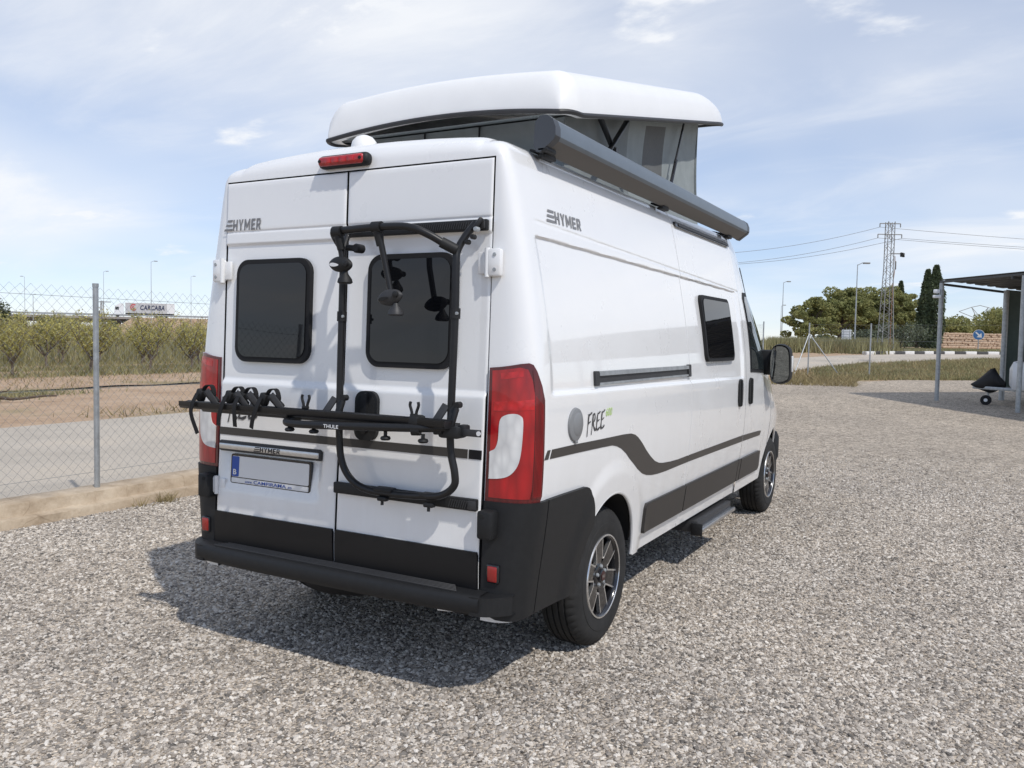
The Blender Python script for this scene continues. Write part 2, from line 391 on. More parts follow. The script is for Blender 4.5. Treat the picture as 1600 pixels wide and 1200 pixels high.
# gravel bed (colour between and beyond the loose stones)
M_GRAV, t, b, pos = tex_mat('gravel_bed')
v = t.nodes.new('ShaderNodeTexVoronoi'); v.inputs['Scale'].default_value = 58; t.links.new(pos, v.inputs['Vector'])
v2 = t.nodes.new('ShaderNodeTexVoronoi'); v2.inputs['Scale'].default_value = 21; t.links.new(pos, v2.inputs['Vector'])
sp = t.nodes.new('ShaderNodeSeparateColor'); t.links.new(v.outputs['Color'], sp.inputs[0])
GR = [(.0, (.12, .110, .100)), (.2, (.21, .195, .182)), (.42, (.36, .335, .305)), (.62, (.47, .435, .392)), (.82, (.58, .545, .50)), (1.0, (.70, .675, .63))]
c = tramp(t, sp.outputs[0], GR)
sp2 = t.nodes.new('ShaderNodeSeparateColor'); t.links.new(v2.outputs['Color'], sp2.inputs[0])
c = tmix(t, .35, c, tramp(t, sp2.outputs[0], GR))
big = tramp(t, tnoise(t, pos, .35, 5, .6), [(.3, (.92, .88, .83)), (.7, (1.20, 1.14, 1.06))])
mid = tramp(t, tnoise(t, pos, 5.5, 4, .75), [(.32, (.78, .77, .76)), (.68, (1.18, 1.17, 1.15))]); c = tmix(t, 1.0, c, mid, 'MULTIPLY')
c = tmix(t, 1.0, c, big, 'MULTIPLY')
c = tmix(t, 1.0, c, (1.16, 1.125, 1.08), 'MULTIPLY')
t.links.new(c, b.inputs['Base Color']); tbump(t, b, v.outputs['Distance'], 1.0, .02)
inv = t.nodes.new('ShaderNodeMath'); inv.operation = 'MULTIPLY'; inv.inputs[1].default_value = -1; t.links.new(v.outputs['Distance'], inv.inputs[0])
t.nodes['Bump'].inputs['Height'].links and t.links.new(inv.outputs[0], t.nodes['Bump'].inputs['Height'])

def lin(a, b, n): return list(np.linspace(a, b, n, endpoint=False))
gx = [-4000, -2000, -1000, -500]+lin(-300, -60, 24)+lin(-60, 30, 90)+lin(30, 120, 12)+[120, 300, 800, 2000, 4000]
gy = [-3000, -800, -200, -60]+lin(-30, 70, 100)+lin(70, 300, 30)+[300, 500, 1000, 2000, 4500]
X, Y = np.meshgrid(gx, gy); Z = gz(X, Y)-.012
Z = Z+np.where((X < -11.5) & (X > -200), .03*np.sin(X*1.7+.6*np.sin(Y*.8))*np.sin(Y*.9), 0)
V = np.stack([X, Y, Z], -1).reshape(-1, 3); nx = len(gx)
I = np.arange(len(V)).reshape(len(gy), nx); F = np.stack([I[:-1, :-1], I[:-1, 1:], I[1:, 1:], I[1:, :-1]], -1).reshape(-1, 4)
tag(np_mesh('ground', V, F, M_SOIL, smooth=True), 'sandy soil and dry grass around the yard', None, None, 'structure')
def strip_mesh(name, Lp, Rp, m, dz, label, sub=10):
    A, B = cr_spline([(q[0], q[1], 0) for q in Lp], sub), cr_spline([(q[0], q[1], 0) for q in Rp], sub); mb = MB(); n = len(A); K = 8; vs = []
    for a, b_ in zip(A, B):
        for k in range(K+1):
            q = a+(b_-a)*k/K; vs.append((q.x, q.y, gzf(q.x, q.y)+dz))
    mb.add(vs, [(i*(K+1)+k, i*(K+1)+k+1, (i+1)*(K+1)+k+1, (i+1)*(K+1)+k) for i in range(n-1) for k in range(K)])
    return tag(mb.build(name, m, sharp=0), label, None, None, 'structure')
RR = [(-5.0, -14), (-5, 0), (-5, 15), (-5, 26), (-3.9, 32.4), (-2.9, 35.9), (-1.8, 39.2), (.3, 42.4), (3.5, 47.0), (9, 53), (20, 62)]
RL_ = [(-11.0, -14), (-11, 0), (-11, 15), (-10.2, 28), (-8, 37), (-5.9, 42.1), (-3.4, 48), (0, 53.5), (4, 58), (10, 63.5), (20, 71)]
strip_mesh('road', RL_, RR, M_ROAD, .004, 'pale worn asphalt side road beyond the fence')
# the gravel yard: sheet from the kerb to the dirt verge in front of the road
yx = [-4.15]+lin(-4, 14, 36)+[14, 20, 30]; yy = lin(-14, 32, 92)
V = []; F = []
for j, y in enumerate(yy):
    for i, x in enumerate(yx):
        lim = 27.0+.55*(x+3)+.35*math.sin(x*1.3)+.25*math.sin(x*3.1); yj = min(y, lim)
        V.append((x, yj, gzf(x, yj)+.006))
n = len(yx)
for j in range(len(yy)-1):
    for i in range(n-1):
        q = (j*n+i, j*n+i+1, (j+1)*n+i+1, (j+1)*n+i)
        if max(abs(V[q[0]][1]-V[q[3]][1]), abs(V[q[1]][1]-V[q[2]][1])) > 1e-4: F.append(q)
mb = MB(); mb.add(V, F); yard = tag(mb.build('gravel_yard', M_GRAV, sharp=0), 'grey and white gravel surface of the yard', None, None, 'structure')

# loose stones over the near part of the yard (geometry nodes, stuff)
M_STONE = bpy.data.materials.new('gravel_stone'); M_STONE.use_nodes = True; t = M_STONE.node_tree; b = t.nodes['Principled BSDF']
oi = t.nodes.new('ShaderNodeObjectInfo'); c = tramp(t, oi.outputs['Random'], [(.0, (.14, .134, .128)), (.12, (.26, .246, .232)), (.34, (.39, .362, .332)), (.52, (.50, .465, .424)), (.70, (.62, .582, .535)), (.86, (.74, .71, .665)), (1.0, (.82, .80, .765))])
tcn = t.nodes.new('ShaderNodeTexCoord'); c = tmix(t, 1.0, c, tramp(t, tnoise(t, tcn.outputs['Object'], 3.0, 4), [(.3, (.8, .79, .78)), (.7, (1.12, 1.11, 1.1))]), 'MULTIPLY')
c = tmix(t, 1.0, c, tramp(t, tnoise(t, oi.outputs['Location'], .55, 5, .6), [(.3, (.84, .83, .82)), (.7, (1.10, 1.08, 1.05))]), 'MULTIPLY')
c = tmix(t, 1.0, c, (.93, .908, .878), 'MULTIPLY')
t.links.new(c, b.inputs['Base Color']); b.inputs['Roughness'].default_value = .85; b.inputs['Specular IOR Level'].default_value = .25
import mathutils.noise as _mn
# emitter: wedge of ground in front of the lens, with density stored per vertex
ea, er = np.linspace(R(-28.856-36), R(-28.856+36), 61), np.concatenate([np.arange(2.6, 10.5, .3), [11, 11.5, 12.2, 13, 14]])
V = []; D_ = []
for r_ in er:
    for a in ea:
        x, y = 2.622+r_*math.sin(a), -3.0645+r_*math.cos(a); x = max(x, -4.02); V.append((x, y, gzf(x, y)+.006)); D_.append(float(np.interp(r_, [2.6, 6, 8.5, 11, 13.5], [1, .95, .60, .22, .0]))*(.62+.76*float(smst(.25, .75, .5+.5*_mn.noise(Vector((x*.9, y*.9, 3.3)))+.25*_mn.noise(Vector((x*2.3, y*2.3, 7.1)))))))
n = len(ea); F = []
for j in range(len(er)-1):
    for i in range(n-1):
        q = (j*n+i, (j+1)*n+i, (j+1)*n+i+1, j*n+i+1); P_ = [V[k] for k in q]
        ar = abs((P_[2][0]-P_[0][0])*(P_[3][1]-P_[1][1])-(P_[3][0]-P_[1][0])*(P_[2][1]-P_[0][1]))*.5
        if ar > 1e-4: F.append(q[::-1])
mb = MB(); mb.add(V, F); stones = mb.build('gravel', M_STONE, sharp=0); tag(stones, 'loose grey and white gravel stones around the camper van', None, None, 'stuff')
at = stones.data.attributes.new('dens', 'FLOAT', 'POINT'); at.data.foreach_set('value', D_)
ng = bpy.data.node_groups.new('gravel_scatter', 'GeometryNodeTree'); ng.interface.new_socket('Geometry', in_out='INPUT', socket_type='NodeSocketGeometry'); ng.interface.new_socket('Geometry', in_out='OUTPUT', socket_type='NodeSocketGeometry')
G = ng.nodes; K = ng.links
gi, go = G.new('NodeGroupInput'), G.new('NodeGroupOutput')
dp = G.new('GeometryNodeDistributePointsOnFaces'); dp.inputs['Density'].default_value = 4200; dp.inputs['Seed'].default_value = 3
na = G.new('GeometryNodeInputNamedAttribute'); na.data_type = 'FLOAT'; na.inputs['Name'].default_value = 'dens'
mu = G.new('ShaderNodeMath'); mu.operation = 'MULTIPLY'; mu.inputs[1].default_value = 7200; K.new(na.outputs['Attribute'], mu.inputs[0])
K.new(gi.outputs[0], dp.inputs['Mesh']); K.new(mu.outputs[0], dp.inputs['Density'])
jn = G.new('GeometryNodeGeometryToInstance')
for k in range(7):
    ic = G.new('GeometryNodeMeshIcoSphere'); ic.inputs['Radius'].default_value = 1.0; ic.inputs['Subdivisions'].default_value = 2 if k < 4 else 1
    sp_ = G.new('GeometryNodeSetPosition'); nz_ = G.new('ShaderNodeTexNoise'); nz_.noise_dimensions = '4D'; nz_.inputs['W'].default_value = 3.7*k; nz_.inputs['Scale'].default_value = .9; nz_.inputs['Detail'].default_value = 1
    vm = G.new('ShaderNodeVectorMath'); vm.operation = 'SUBTRACT'; vm.inputs[1].default_value = (.5, .5, .5); K.new(nz_.outputs['Color'], vm.inputs[0])
    vs_ = G.new('ShaderNodeVectorMath'); vs_.operation = 'SCALE'; vs_.inputs['Scale'].default_value = 1.9; K.new(vm.outputs[0], vs_.inputs[0])
    K.new(ic.outputs['Mesh'], sp_.inputs['Geometry']); K.new(vs_.outputs[0], sp_.inputs['Offset'])
    tr = G.new('GeometryNodeTransform'); tr.inputs['Scale'].default_value = ((1.1, .8, .6), (1.25, .9, .55), (1, .9, .7), (1.3, .75, .6), (.95, .85, .75), (1.15, 1, .5), (1.4, .7, .55))[k]
    K.new(sp_.outputs[0], tr.inputs['Geometry']); sm = G.new('GeometryNodeSetMaterial'); sm.inputs['Material'].default_value = M_STONE
    K.new(tr.outputs[0], sm.inputs['Geometry']); K.new(sm.outputs[0], jn.inputs[0])
ip = G.new('GeometryNodeInstanceOnPoints'); ip.inputs['Pick Instance'].default_value = True
K.new(dp.outputs['Points'], ip.inputs['Points']); K.new(jn.outputs[0], ip.inputs['Instance'])
rr_ = G.new('FunctionNodeRandomValue'); rr_.data_type = 'FLOAT_VECTOR'; rr_.inputs[0].default_value = (-.5, -.5, 0); rr_.inputs[1].default_value = (.5, .5, 6.28)
K.new(rr_.outputs[0], ip.inputs['Rotation'])
rs_ = G.new('FunctionNodeRandomValue'); rs_.data_type = 'FLOAT'; rs_.inputs[2].default_value = 0.0; rs_.inputs[3].default_value = 1.0; rs_.inputs['Seed'].default_value = 5
pw = G.new('ShaderNodeMath'); pw.operation = 'POWER'; pw.inputs[1].default_value = 3.2; K.new(rs_.outputs[1], pw.inputs[0])
ma = G.new('ShaderNodeMath'); ma.operation = 'MULTIPLY_ADD'; ma.inputs[1].default_value = .0095; ma.inputs[2].default_value = .0044; K.new(pw.outputs[0], ma.inputs[0])
K.new(ma.outputs[0], ip.inputs['Scale']); K.new(ip.outputs[0], go.inputs[0])
md = stones.modifiers.new('scatter', 'NODES'); md.node_group = ng
# ================================================================== the camper van
_zz = [.34, .45, .55, .65, .75, .85, .95, 1.1, 1.3, 1.5, 1.7, 1.9, 2.1, 2.3, 2.4]
_hh = [.945, .960, .972, .986, 1.0, 1.012, 1.021, 1.025, 1.024, 1.012, .985, .95, .91, .868, .838]
_zf = np.linspace(.34, 2.4, 413); _hf = np.interp(_zf, _zz, _hh)
_k = np.ones(25)/25; _pad = np.concatenate([np.full(12, _hf[0]), _hf, _hf[-1]-(np.arange(1, 13))*.0015]); _hf = np.convolve(_pad, _k, 'valid')
def hw(z): return float(np.interp(z, _zf, _hf))
def yrear(z): return .0355*(z-.51)
WY, WZ, WR = .975, .366, .362           # rear wheel
FY = 4.99                                # front wheel
ARY, ARZ = .412, .445
SILL = .385
def side_d(y, z):
    """pressed relief of the side panel (metres inwards)"""
    d = 0.0
    l2 = 2.049-.0150*(y-.23); belt = 1.362-.0120*(y-.2)
    edge = float(smst(.19, .245, y-.05*(z-1.4)/.7*0-.0))*float(1-smst(3.60, 3.66, y))
    inside = float(smst(belt-.011, belt+.013, z))*float(1-smst(l2-.007, l2+.004, z))
    d += .013*edge*inside
    l1 = 2.117-.0322*(y-.24)
    d += .004*math.exp(-((z-l1)/.006)**2)*float(smst(.2, .26, y))
    q = math.hypot((y-WY)/ARY, (z-WZ)/ARZ)
    if q < 1.5: d -= .012*float(1-smst(1.20, 1.42, q))*(1.0 if z < 1.1 else 0)
    d += .010*float(1-smst(.468, .486, z))*float(smst(1.46, 1.52, y))
    return d
def skin(s, z, off=0.0):
    """right flank; s = distance from the rear along the body (negative: round the rear corner to the door opening)"""
    if s >= .16:
        return Vector((hw(z)-side_d(s, z)+off, s, z))
    t = max(0.0, min(1.0, (s+.20)/.36)); a = t*math.pi/2; n = 3.0
    def P(a):
        lat = math.sin(a)**(2/n); fw = 1-max(0.0, math.cos(a))**(2/n); yr = yrear(z)
        return Vector((.80+(hw(z)-.80)*lat, yr+(.16-yr)*fw, z))
    q = P(a)
    if off:
        e = .03; u = P(min(math.pi/2, a+e))-P(max(0.0, a-e)); nn = Vector((u.y, -u.x, 0))
        nn = nn.normalized() if nn.length > 1e-9 else Vector((0, -1, 0))
        if nn.dot(Vector((.6, -.8, 0))) < 0: nn = -nn
        q = q+nn*off
    return q
def skinL(s, z, off=0.0):
    q = skin(s, z, off); return Vector((-q.x, q.y, q.z))
def flip(mb):
    mb.f = [tuple(reversed(q)) for q in mb.f]; return mb
def on_side(builder, name, mats, parent, left=True, right=True, **kw):
    os = []
    for ok, fn, fl in ((right, skin, False), (left, skinL, True)):
        if not ok: continue
        mb = MB(); builder(mb, fn)
        if fl: flip(mb)
        os.append(mb.build(name, mats, parent, **kw))
    return os

van = thing('campervan', 'white high-roof camper van with raised pop-up roof and anthracite stripe on gravel', 'camper van')

# --- rear body: flanks, roof, rear pillars, one continuous skin up to the cab door gap
YG1, YG2 = 2.25, 3.72
ys = set(np.round(np.arange(.32, 3.70, .05), 4)) | set(np.round(np.arange(.16, .32, .012), 4)) | {3.58, 3.60, 3.615, 3.63, 3.645, 3.66, 3.69, 3.708, 3.714, 3.717}
ys |= set(np.round([WY+ARY*math.cos(a) for a in np.linspace(.001, math.pi-.001, 41)], 4))
ys = {y for y in ys if abs(y-YG1) > .02} | {YG1-.02, YG1-.006, YG1-.003, YG1+.003, YG1+.006, YG1+.02}
ys = sorted(ys)
zs = set(np.round(np.arange(.52, 2.41, .035), 4)) | set(np.round(np.arange(1.28, 1.41, .007), 4)) | set(np.round(np.arange(1.98, 2.13, .0055), 4)) | {SILL, .40, .44, .465, .472, .479, .486, .50, 2.375, 2.4}
zs = sorted(z for z in zs if z <= 2.4)
roof = [(.826, 2.422), (.808, 2.443), (.785, 2.459), (.755, 2.470), (.73, 2.475), (.712, 2.478), (.700, 2.486), (.685, 2.495), (.66, 2.501), (.55, 2.512), (.40, 2.522), (.2, 2.530), (0, 2.533)]
def arch_z(y, yc=WY):
    d = (y-yc)/ARY
    return WZ+ARZ*math.sqrt(1-d*d) if abs(d) < 1 else -1
def col_z(y, z, yc=WY, zmix=1.02):
    b = arch_z(y, yc)
    if b <= SILL or z >= zmix: return z
    return b+(z-SILL)/(zmix-SILL)*(zmix-b)
def gap_d(y):
    return .016 if abs(y-YG1) <= .0035 else 0.0
rows = []                                  # each row: function y -> point, for the half section
nz = len(zs)
def sec_point(i, y):
    if i < nz:
        z = col_z(y, zs[i]); q = skin(y, z); q.x -= gap_d(y)*(1 if z > .42 else 0); return q
    x, z = roof[i-nz]; return Vector((x, y, z-gap_d(y)*.4*(1 if x > .79 else 0)))
NR = 12
def corner_point(i, j):
    """j = 0 at the door opening .. NR at the flank"""
    if i < nz and zs[i] <= 2.376:
        z = zs[i]; s = -.20+.36*j/NR; return skin(s, z)
    x, z = (hw(zs[i]), zs[i]) if i < nz else roof[i-nz]
    dep = .16 if i < nz else .16+.16*min(1, (.838-x)/.12)
    tx, tz = min(x, .80), 2.375; yr = yrear(2.375); a = j/NR*math.pi/2; n = 2.6
    lat = math.sin(a)**(2/n); fw = 1-max(0.0, math.cos(a))**(2/n)
    return Vector((tx+(x-tx)*lat, yr+(dep-yr)*fw, tz+(z-tz)*lat))
NROW = nz+len(roof)
def col_pts(kind, k):
    r = [corner_point(i, k) if kind == 'c' else sec_point(i, k) for i in range(NROW)]
    if kind == 'y' and k < .33:            # behind the rounded roof edge the roof columns start further forward
        for i in range(nz, NROW):
            dep = .16+.16*min(1, (.838-roof[i-nz][0])/.12); r[i].y = dep+(k-.16)/(.33-.16)*(.33-dep)
    return r
cols = [('j', 0)]+[('c', j) for j in range(NR)]+[('y', y) for y in ys]
V = []; F = []
for kind, k in cols:
    if kind == 'j': r = [q+Vector((0, .07, 0)) for q in col_pts('c', 0)]
    else: r = col_pts(kind, k)
    full = r+[Vector((-q.x, q.y, q.z)) for q in reversed(r[:-1])]
    V += full
W_ = 2*NROW-1
for c in range(len(cols)-1):
    for i in range(W_-1): F.append((c*W_+i, (c+1)*W_+i, (c+1)*W_+i+1, c*W_+i+1))
mi = []
for c in range(len(cols)-1):
    dark = cols[c][0] == 'j' or (cols[c][0] == 'y' and abs(cols[c][1]-(YG1-.003)) < 1e-6)  # jamb and sliding-door gap floor coloured black to paint in their shade
    mi += [1 if dark else 0]*(W_-1)
mb = MB(); mb.add(V, F); mb.m = mi; mb.build('body_shell', [M_PAINT, M_RUB], van, sharp=50, weld=True)

# --- cab with nose
def T_cab(y): return float(np.interp(y, [3.7, 3.95, 4.15, 4.35, 4.6, 5.0, 5.28, 5.42, 5.7, 5.86, 5.95], [2.533, 2.528, 2.45, 2.30, 2.07, 1.70, 1.43, 1.34, 1.22, 1.08, .90]))
def cab_x(y, z):
    y0 = float(np.interp(z, [.5, .9, 1.35, 2.0, 2.5], [4.75, 4.7, 4.15, 3.62, 3.5]))
    d = max(0.0, y-y0); return hw(min(z, 2.4))-.19*d*d/(1+.25*d)
def cab_skin(y, z, off=0.0): return Vector((cab_x(y, z)+off, y, z))
cys = sorted(set(np.round(np.arange(3.76, 5.96, .05), 4)) | {3.723, 3.726, 3.732, 5.93, 5.95} | set(np.round([FY+ARY*math.cos(a) for a in np.linspace(.001, math.pi-.001, 33)], 4)))
czs = sorted(set(np.round(np.arange(.50, 1.30, .05), 4)) | {SILL, .42, .45, 1.32})
up = np.linspace(0, 1, 24)
V = []; F = []
for y in cys:
    r = []; T = T_cab(y)
    for z in czs:
        zz = col_z(y, z, FY); zz = min(zz, T-.03*(1.4-z))
        r.append(cab_skin(y, zz))
    b = min(1.33, T-.01); xb = cab_x(y, min(1.33, T))
    wt = max(.08, hw(2.4)-.012-.16*max(0, y-3.72)**1.3*.6) if T > 1.5 else max(.3, xb-.1)
    for t in up[1:]:
        if T > 1.36:
            tz = min(1.0, t/.72); z = b+(T-.12*min(1, (T-1.33)/.6)-b)*tz; zr = z
            if t <= .72: r.append(Vector((min(cab_x(y, z), xb), y, z)))
            else:
                e = (t-.72)/.28; xs = min(cab_x(y, b+(T-.12*min(1, (T-1.33)/.6)-b)), xb); a = e*math.pi/2
                r.append(Vector((xs*(1-math.sin(a)**1.0*0)*(math.cos(a)**.55), y, T-.12*min(1, (T-1.33)/.6)*(1-math.sin(a)**.8))))
        else:
            a = t*math.pi/2; r.append(Vector((xb*math.cos(a)**.45, y, b+(T-b)*math.sin(a))))
    r[-1].x = 0
    V += r+[Vector((-q.x, q.y, q.z)) for q in reversed(r[:-1])]
W_ = 2*(len(czs)+len(up)-1)-1
for c in range(len(cys)-1):
    for i in range(W_-1): F.append((c*W_+i, (c+1)*W_+i, (c+1)*W_+i+1, c*W_+i+1))
k = (len(cys)-1)*W_; F.append(tuple(k+i for i in range(W_)))
mb = MB(); mb.add(V, F); mb.build('cab_shell', M_PAINT, van, sharp=50, weld=True)
# windscreen laid on the cab's sloping face
mb = MB(); n_c = len(cys); sel = [c for c in range(n_c) if 4.28 < cys[c] < 5.26]; lo = len(czs)+16; hi = W_-lo
vs = []; fs = []; wd = hi-lo
for c in sel:
    for i in range(lo, hi): vs.append(Vector(V[c*W_+i])+Vector((0, .006, .012)))
for c in range(len(sel)-1):
    for i in range(wd-1): fs.append((c*wd+i, (c+1)*wd+i, (c+1)*wd+i+1, c*wd+i+1))
mb.add(vs, fs); mb.build('windscreen', M_GLASS2, van)
# underside, plus black fill boxes standing for the shade behind the gaps
mb = MB(); mb.box((0, 3.0, .50), (1.66, 5.5, .20), .02); mb.box((0, .28, .44), (1.5, .5, .14), .03)
mb.box((0, WY, .36), (1.5, .12, .10), .02); mb.box((0, FY, .36), (1.5, .12, .10), .02); mb.box((0, 2.4, .42), (.5, 2.4, .2), .05)
mb.box((0, 1.9, 1.45), (1.62, 3.55, 1.75)); mb.box((0, 4.3, 1.0), (1.5, 1.2, .75))
mb.build('chassis_and_dark_fill', M_DARK, van)
mb = MB(); mb.lathe([(.0, -.09), (.30, -.09), (.335, -.05), (.335, .05), (.30, .09), (0, .09)], (-.18, .42, .40), 'z', 32)
mb.build('spare_wheel', M_RUB, van)
mb = MB()
for yc in (WY, FY):
    for s in (1, -1):
        vs = []; fs = []; n = 26
        for i in range(n):
            a = math.pi*(.07+.86*i/(n-1)); y = yc+(ARY+.01)*math.cos(a); z = WZ+(ARZ+.012)*math.sin(a)
            vs += [(s*(hw(max(z, .4))-.022 if yc == WY else s*1)*1.0 if False else s*(min(hw(max(z, .4)), cab_x(y, max(z, .4)) if yc == FY else 9)-.022), y, z), (s*.58, y, z)]
        for i in range(n-1): fs.append((2*i, 2*i+1, 2*i+3, 2*i+2) if s > 0 else (2*i+2, 2*i+3, 2*i+1, 2*i))
        mb = MB(); mb.add(vs, fs); mb.build('wheel_housing', M_DARK, van)
# rolled steel lips of the wheel arches
for yc in (WY, FY):
    for s in (1, -1):
        mb = MB(); P = []
        for i in range(33):
            a = math.pi*(.02+.96*i/32); y = yc+ARY*math.cos(a); z = max(SILL, WZ+ARZ*math.sin(a))
            x = hw(z)-side_d(y, z) if yc == WY else cab_x(y, z)
            P.append((s*(x-.010), y, z))
        mb.tube(P, .011, 8); mb.build('arch_lip', M_PAINT, van)

# --- rear doors
def door_d(x, z, left):
    """pressed relief of a rear door, metres towards the rear"""
    d = .016*float(1-smst(1.340, 1.375, z))+.012*float(smst(2.050, 2.058, z))*0
    d += .010*float(smst(2.044, 2.060, z)); d -= .004*math.exp(-((z-2.116)/.0055)**2)
    d += .010*float(1-smst(.66, 1.30, z))*float(smst(.45, .66, z))
    if left:
        px, pz = float(smst(-.795, -.735, x))*float(1-smst(-.135, -.085, x)), float(smst(.785, .845, z))*float(1-smst(1.035, 1.046, z))
        d -= .036*px*pz*(.35+.65*float(smst(.80, 1.03, z)))
    return d
def door_fn(left):
    def fn(x, z, off=0.0): return Vector((x, yrear(z)-door_d(x, z, left)-off, z))
    return fn
DL, DR = door_fn(True), door_fn(False)
doors = []
for left, fn in ((True, DL), (False, DR)):
    xs_ = [.0055, .009]+list(np.round(np.arange(.02, .775, .02), 4))+[.778, .784, .789, .792, .7945]
    if left: xs_ = [-x for x in reversed(xs_)]
    zd = sorted(set(np.round(np.arange(.535, 2.36, .022), 4)) | set(np.round(np.arange(1.33, 1.385, .005), 4)) | set(np.round(np.arange(2.035, 2.13, .004), 4)) | set(np.round(np.arange(1.03, 1.05, .004), 4)) | {.515, .519, .525, 2.358, 2.363, 2.367})
    nx, nzd = len(xs_), len(zd); V = []; F = []
    def edge(x, z):
        e = min(abs(x)-.0055, .7945-abs(x), z-.515, 2.367-z)
        return .006*(1-min(1, e/.009))**2
    for z in zd:
        for x in xs_: q = fn(x, z); q.y += edge(x, z); V.append(q)
    for j in range(nzd-1):
        for i in range(nx-1): F.append((j*nx+i, j*nx+i+1, (j+1)*nx+i+1, (j+1)*nx+i))
    ring = [i for i in range(nx)]+[j*nx+nx-1 for j in range(1, nzd)]+[(nzd-1)*nx+i for i in range(nx-2, -1, -1)]+[j*nx for j in range(nzd-2, 0, -1)]
    k = len(V); V += [V[i]+Vector((0, .045, 0)) for i in ring]; n = len(ring)
    for i in range(n): F.append((ring[i], k+i, k+(i+1) % n, ring[(i+1) % n]))
    mb = MB(); mb.add(V, F); mb.m[-n:] = [1]*n  # door edge faces blackened so the gaps around the door look shaded
    d = mb.build('rear_door', [M_PAINT, M_RUB], van, sharp=50, label='left rear door with number plate' if left else 'right rear door with black handle'); doors.append(d)
    # window: rubber frame and tinted pane
    x0, x1 = (-.695, -.200) if left else (.150, .630); z0, z1 = 1.457, 1.972
    mb = MB(); patch(mb, rrect(x0, x1, z0, z1, .075, 8), fn, .024, -.01, .05); mb.build('window_frame', M_RUB, d)
    mb = MB(); patch(mb, rrect(x0+.024, x1-.024, z0+.026, z1-.024, .058, 8), lambda x, z, o: Vector((x, yrear(1.7)-.0+.0355*(z-1.7)-o, z)), .029, .02, .6); mb.build('window_pane', M_GLASS, d)
    # black lower band
    xa, xb = (-.7935, -.0075) if left else (.0075, .7935)
    mb = MB(); patch(mb, [(xa, .522), (xb, .522), (xb, .668), (xb-.004, .683), (xa+.004, .683), (xa, .668)], fn, .010, -.004, .06); mb.build('lower_band', M_BAND, d)
    # anthracite stripe
    mb = MB(); patch(mb, [(-.79, 1.078), (-.006, 1.078), (-.006, 1.116), (-.79, 1.116)] if left else [(.006, 1.078), (.72, 1.078), (.72, 1.118), (.006, 1.116)], fn, .0025, -.002, .06); mb.build('stripe', M_STRIPE, d)
    if not left:
        mb = MB(); patch(mb, [(.727, 1.078), (.79, 1.078), (.79, 1.118), (.727, 1.118)], fn, .0025, -.002, .06); mb.build('stripe', M_BAND, d)
    # hinges: upper pair white painted, with two bolts; lower ones half behind the bumper
    s = -1 if left else 1
    for zc, h in ((1.92, .118), (.815, .09)):
        mb = MB(); y = yrear(zc)
        mb.box((s*.822, y-.021, zc), (.075, .036, h), .012); mb.tube([(s*.792, y-.030, zc-h*.52), (s*.792, y-.030, zc+h*.52)], .012, 12)
        mb.box((s*.765, y-.016, zc), (.05, .016, h*.8), .006)
        hg = mb.build('hinge', M_PAINT, d)
        for dz in (-h*.27, h*.27):
            mb = MB(); mb.lathe([(.0, -.042), (.008, -.042), (.0085, -.039), (.016, -.038), (.0165, -.030), (.0165, -.02)], (s*.832, y, zc+dz), 'y', 16); mb.build('bolt', M_GALV, hg)
# handle on the right door
mb = MB(); patch(mb, rrect(.108, .236, 1.118, 1.345, .045, 7), DR, .022, -.004, .05); h = mb.build('handle', M_PLAST, doors[1])
mb = MB(); patch(mb, rrect(.124, .220, 1.16, 1.325, .035, 6), DR, .0235, .01, .3); mb.build('handle_recess', M_DARK, h) if False else None
mb = MB(); patch(mb, rrect(.122, .222, 1.170, 1.328, .036, 6), DR, .0240, .02, .3); patch(mb, rrect(.155, .190, 1.150, 1.338, .016, 5), DR, .040, .02, .05, m=1); mb.build('handle_grip', [M_DARK, M_PLAST], doors[1])
# number plate lamp bar, plate
mb = MB(); mb.box((-.441, .014, 1.022), (.69, .050, .056), .010); d0 = mb.build('plate_light_bar', M_PLASTG, doors[0])
mb = MB(); mb.box((-.441, .006, 1.021), (.668, .050, .030), .005); mb.build('plate_bar_trim', M_ALU, doors[0])
def plane_plate(x, z, o): return Vector((x, -.030+.030*(z-.91)-o, z))
py0 = DL(-.44, .91).y
def plate_fn(x, z, o=0.0): return Vector((x, py0-.002+.06*(z-.91)-o, z))
_bar_emblem = True

mb = MB(); patch(mb, rrect(-.712, -.172, .832, .982, .012, 4), plate_fn, .010, -.006, .6); pl = mb.build('plate_holder', M_GLOSSB, doors[0])
mb = MB(); patch(mb, rrect(-.702, -.182, .866, .972, .008, 4), plate_fn, .0125, .008, .6); mb.build('number_plate', M_WHITEP, doors[0])
mb = MB(); patch(mb, rrect(-.701, -.652, .868, .970, .006, 3), plate_fn, .0140, .011, .6); mb.build('plate_country_band', M_BLUE, doors[0])
mb = MB(); lay_text(mb, 'B', -.690, -.666, .877, .905, plate_fn, .0155, size=1, bold=.03)
mb.build('plate_letter', M_WHITEP, doors[0])
mb = MB(); patch(mb, rrect(-.702, -.182, .837, .861, .004, 3), plate_fn, .0125, .008, .6); mb.build('plate_holder_strip', M_WHITEP, doors[0])
mb = MB(); lay_text(mb, 'CAMPIRAMA', -.545, -.325, .840, .857, plate_fn, .0140, size=1, bold=.012)
lay_text(mb, 'www.', -.605, -.553, .840, .850, plate_fn, .0140, size=1, shear=.2); lay_text(mb, '.es', -.318, -.288, .840, .851, plate_fn, .0140, size=1)
mb.build('plate_holder_print', M_BLUE, doors[0])

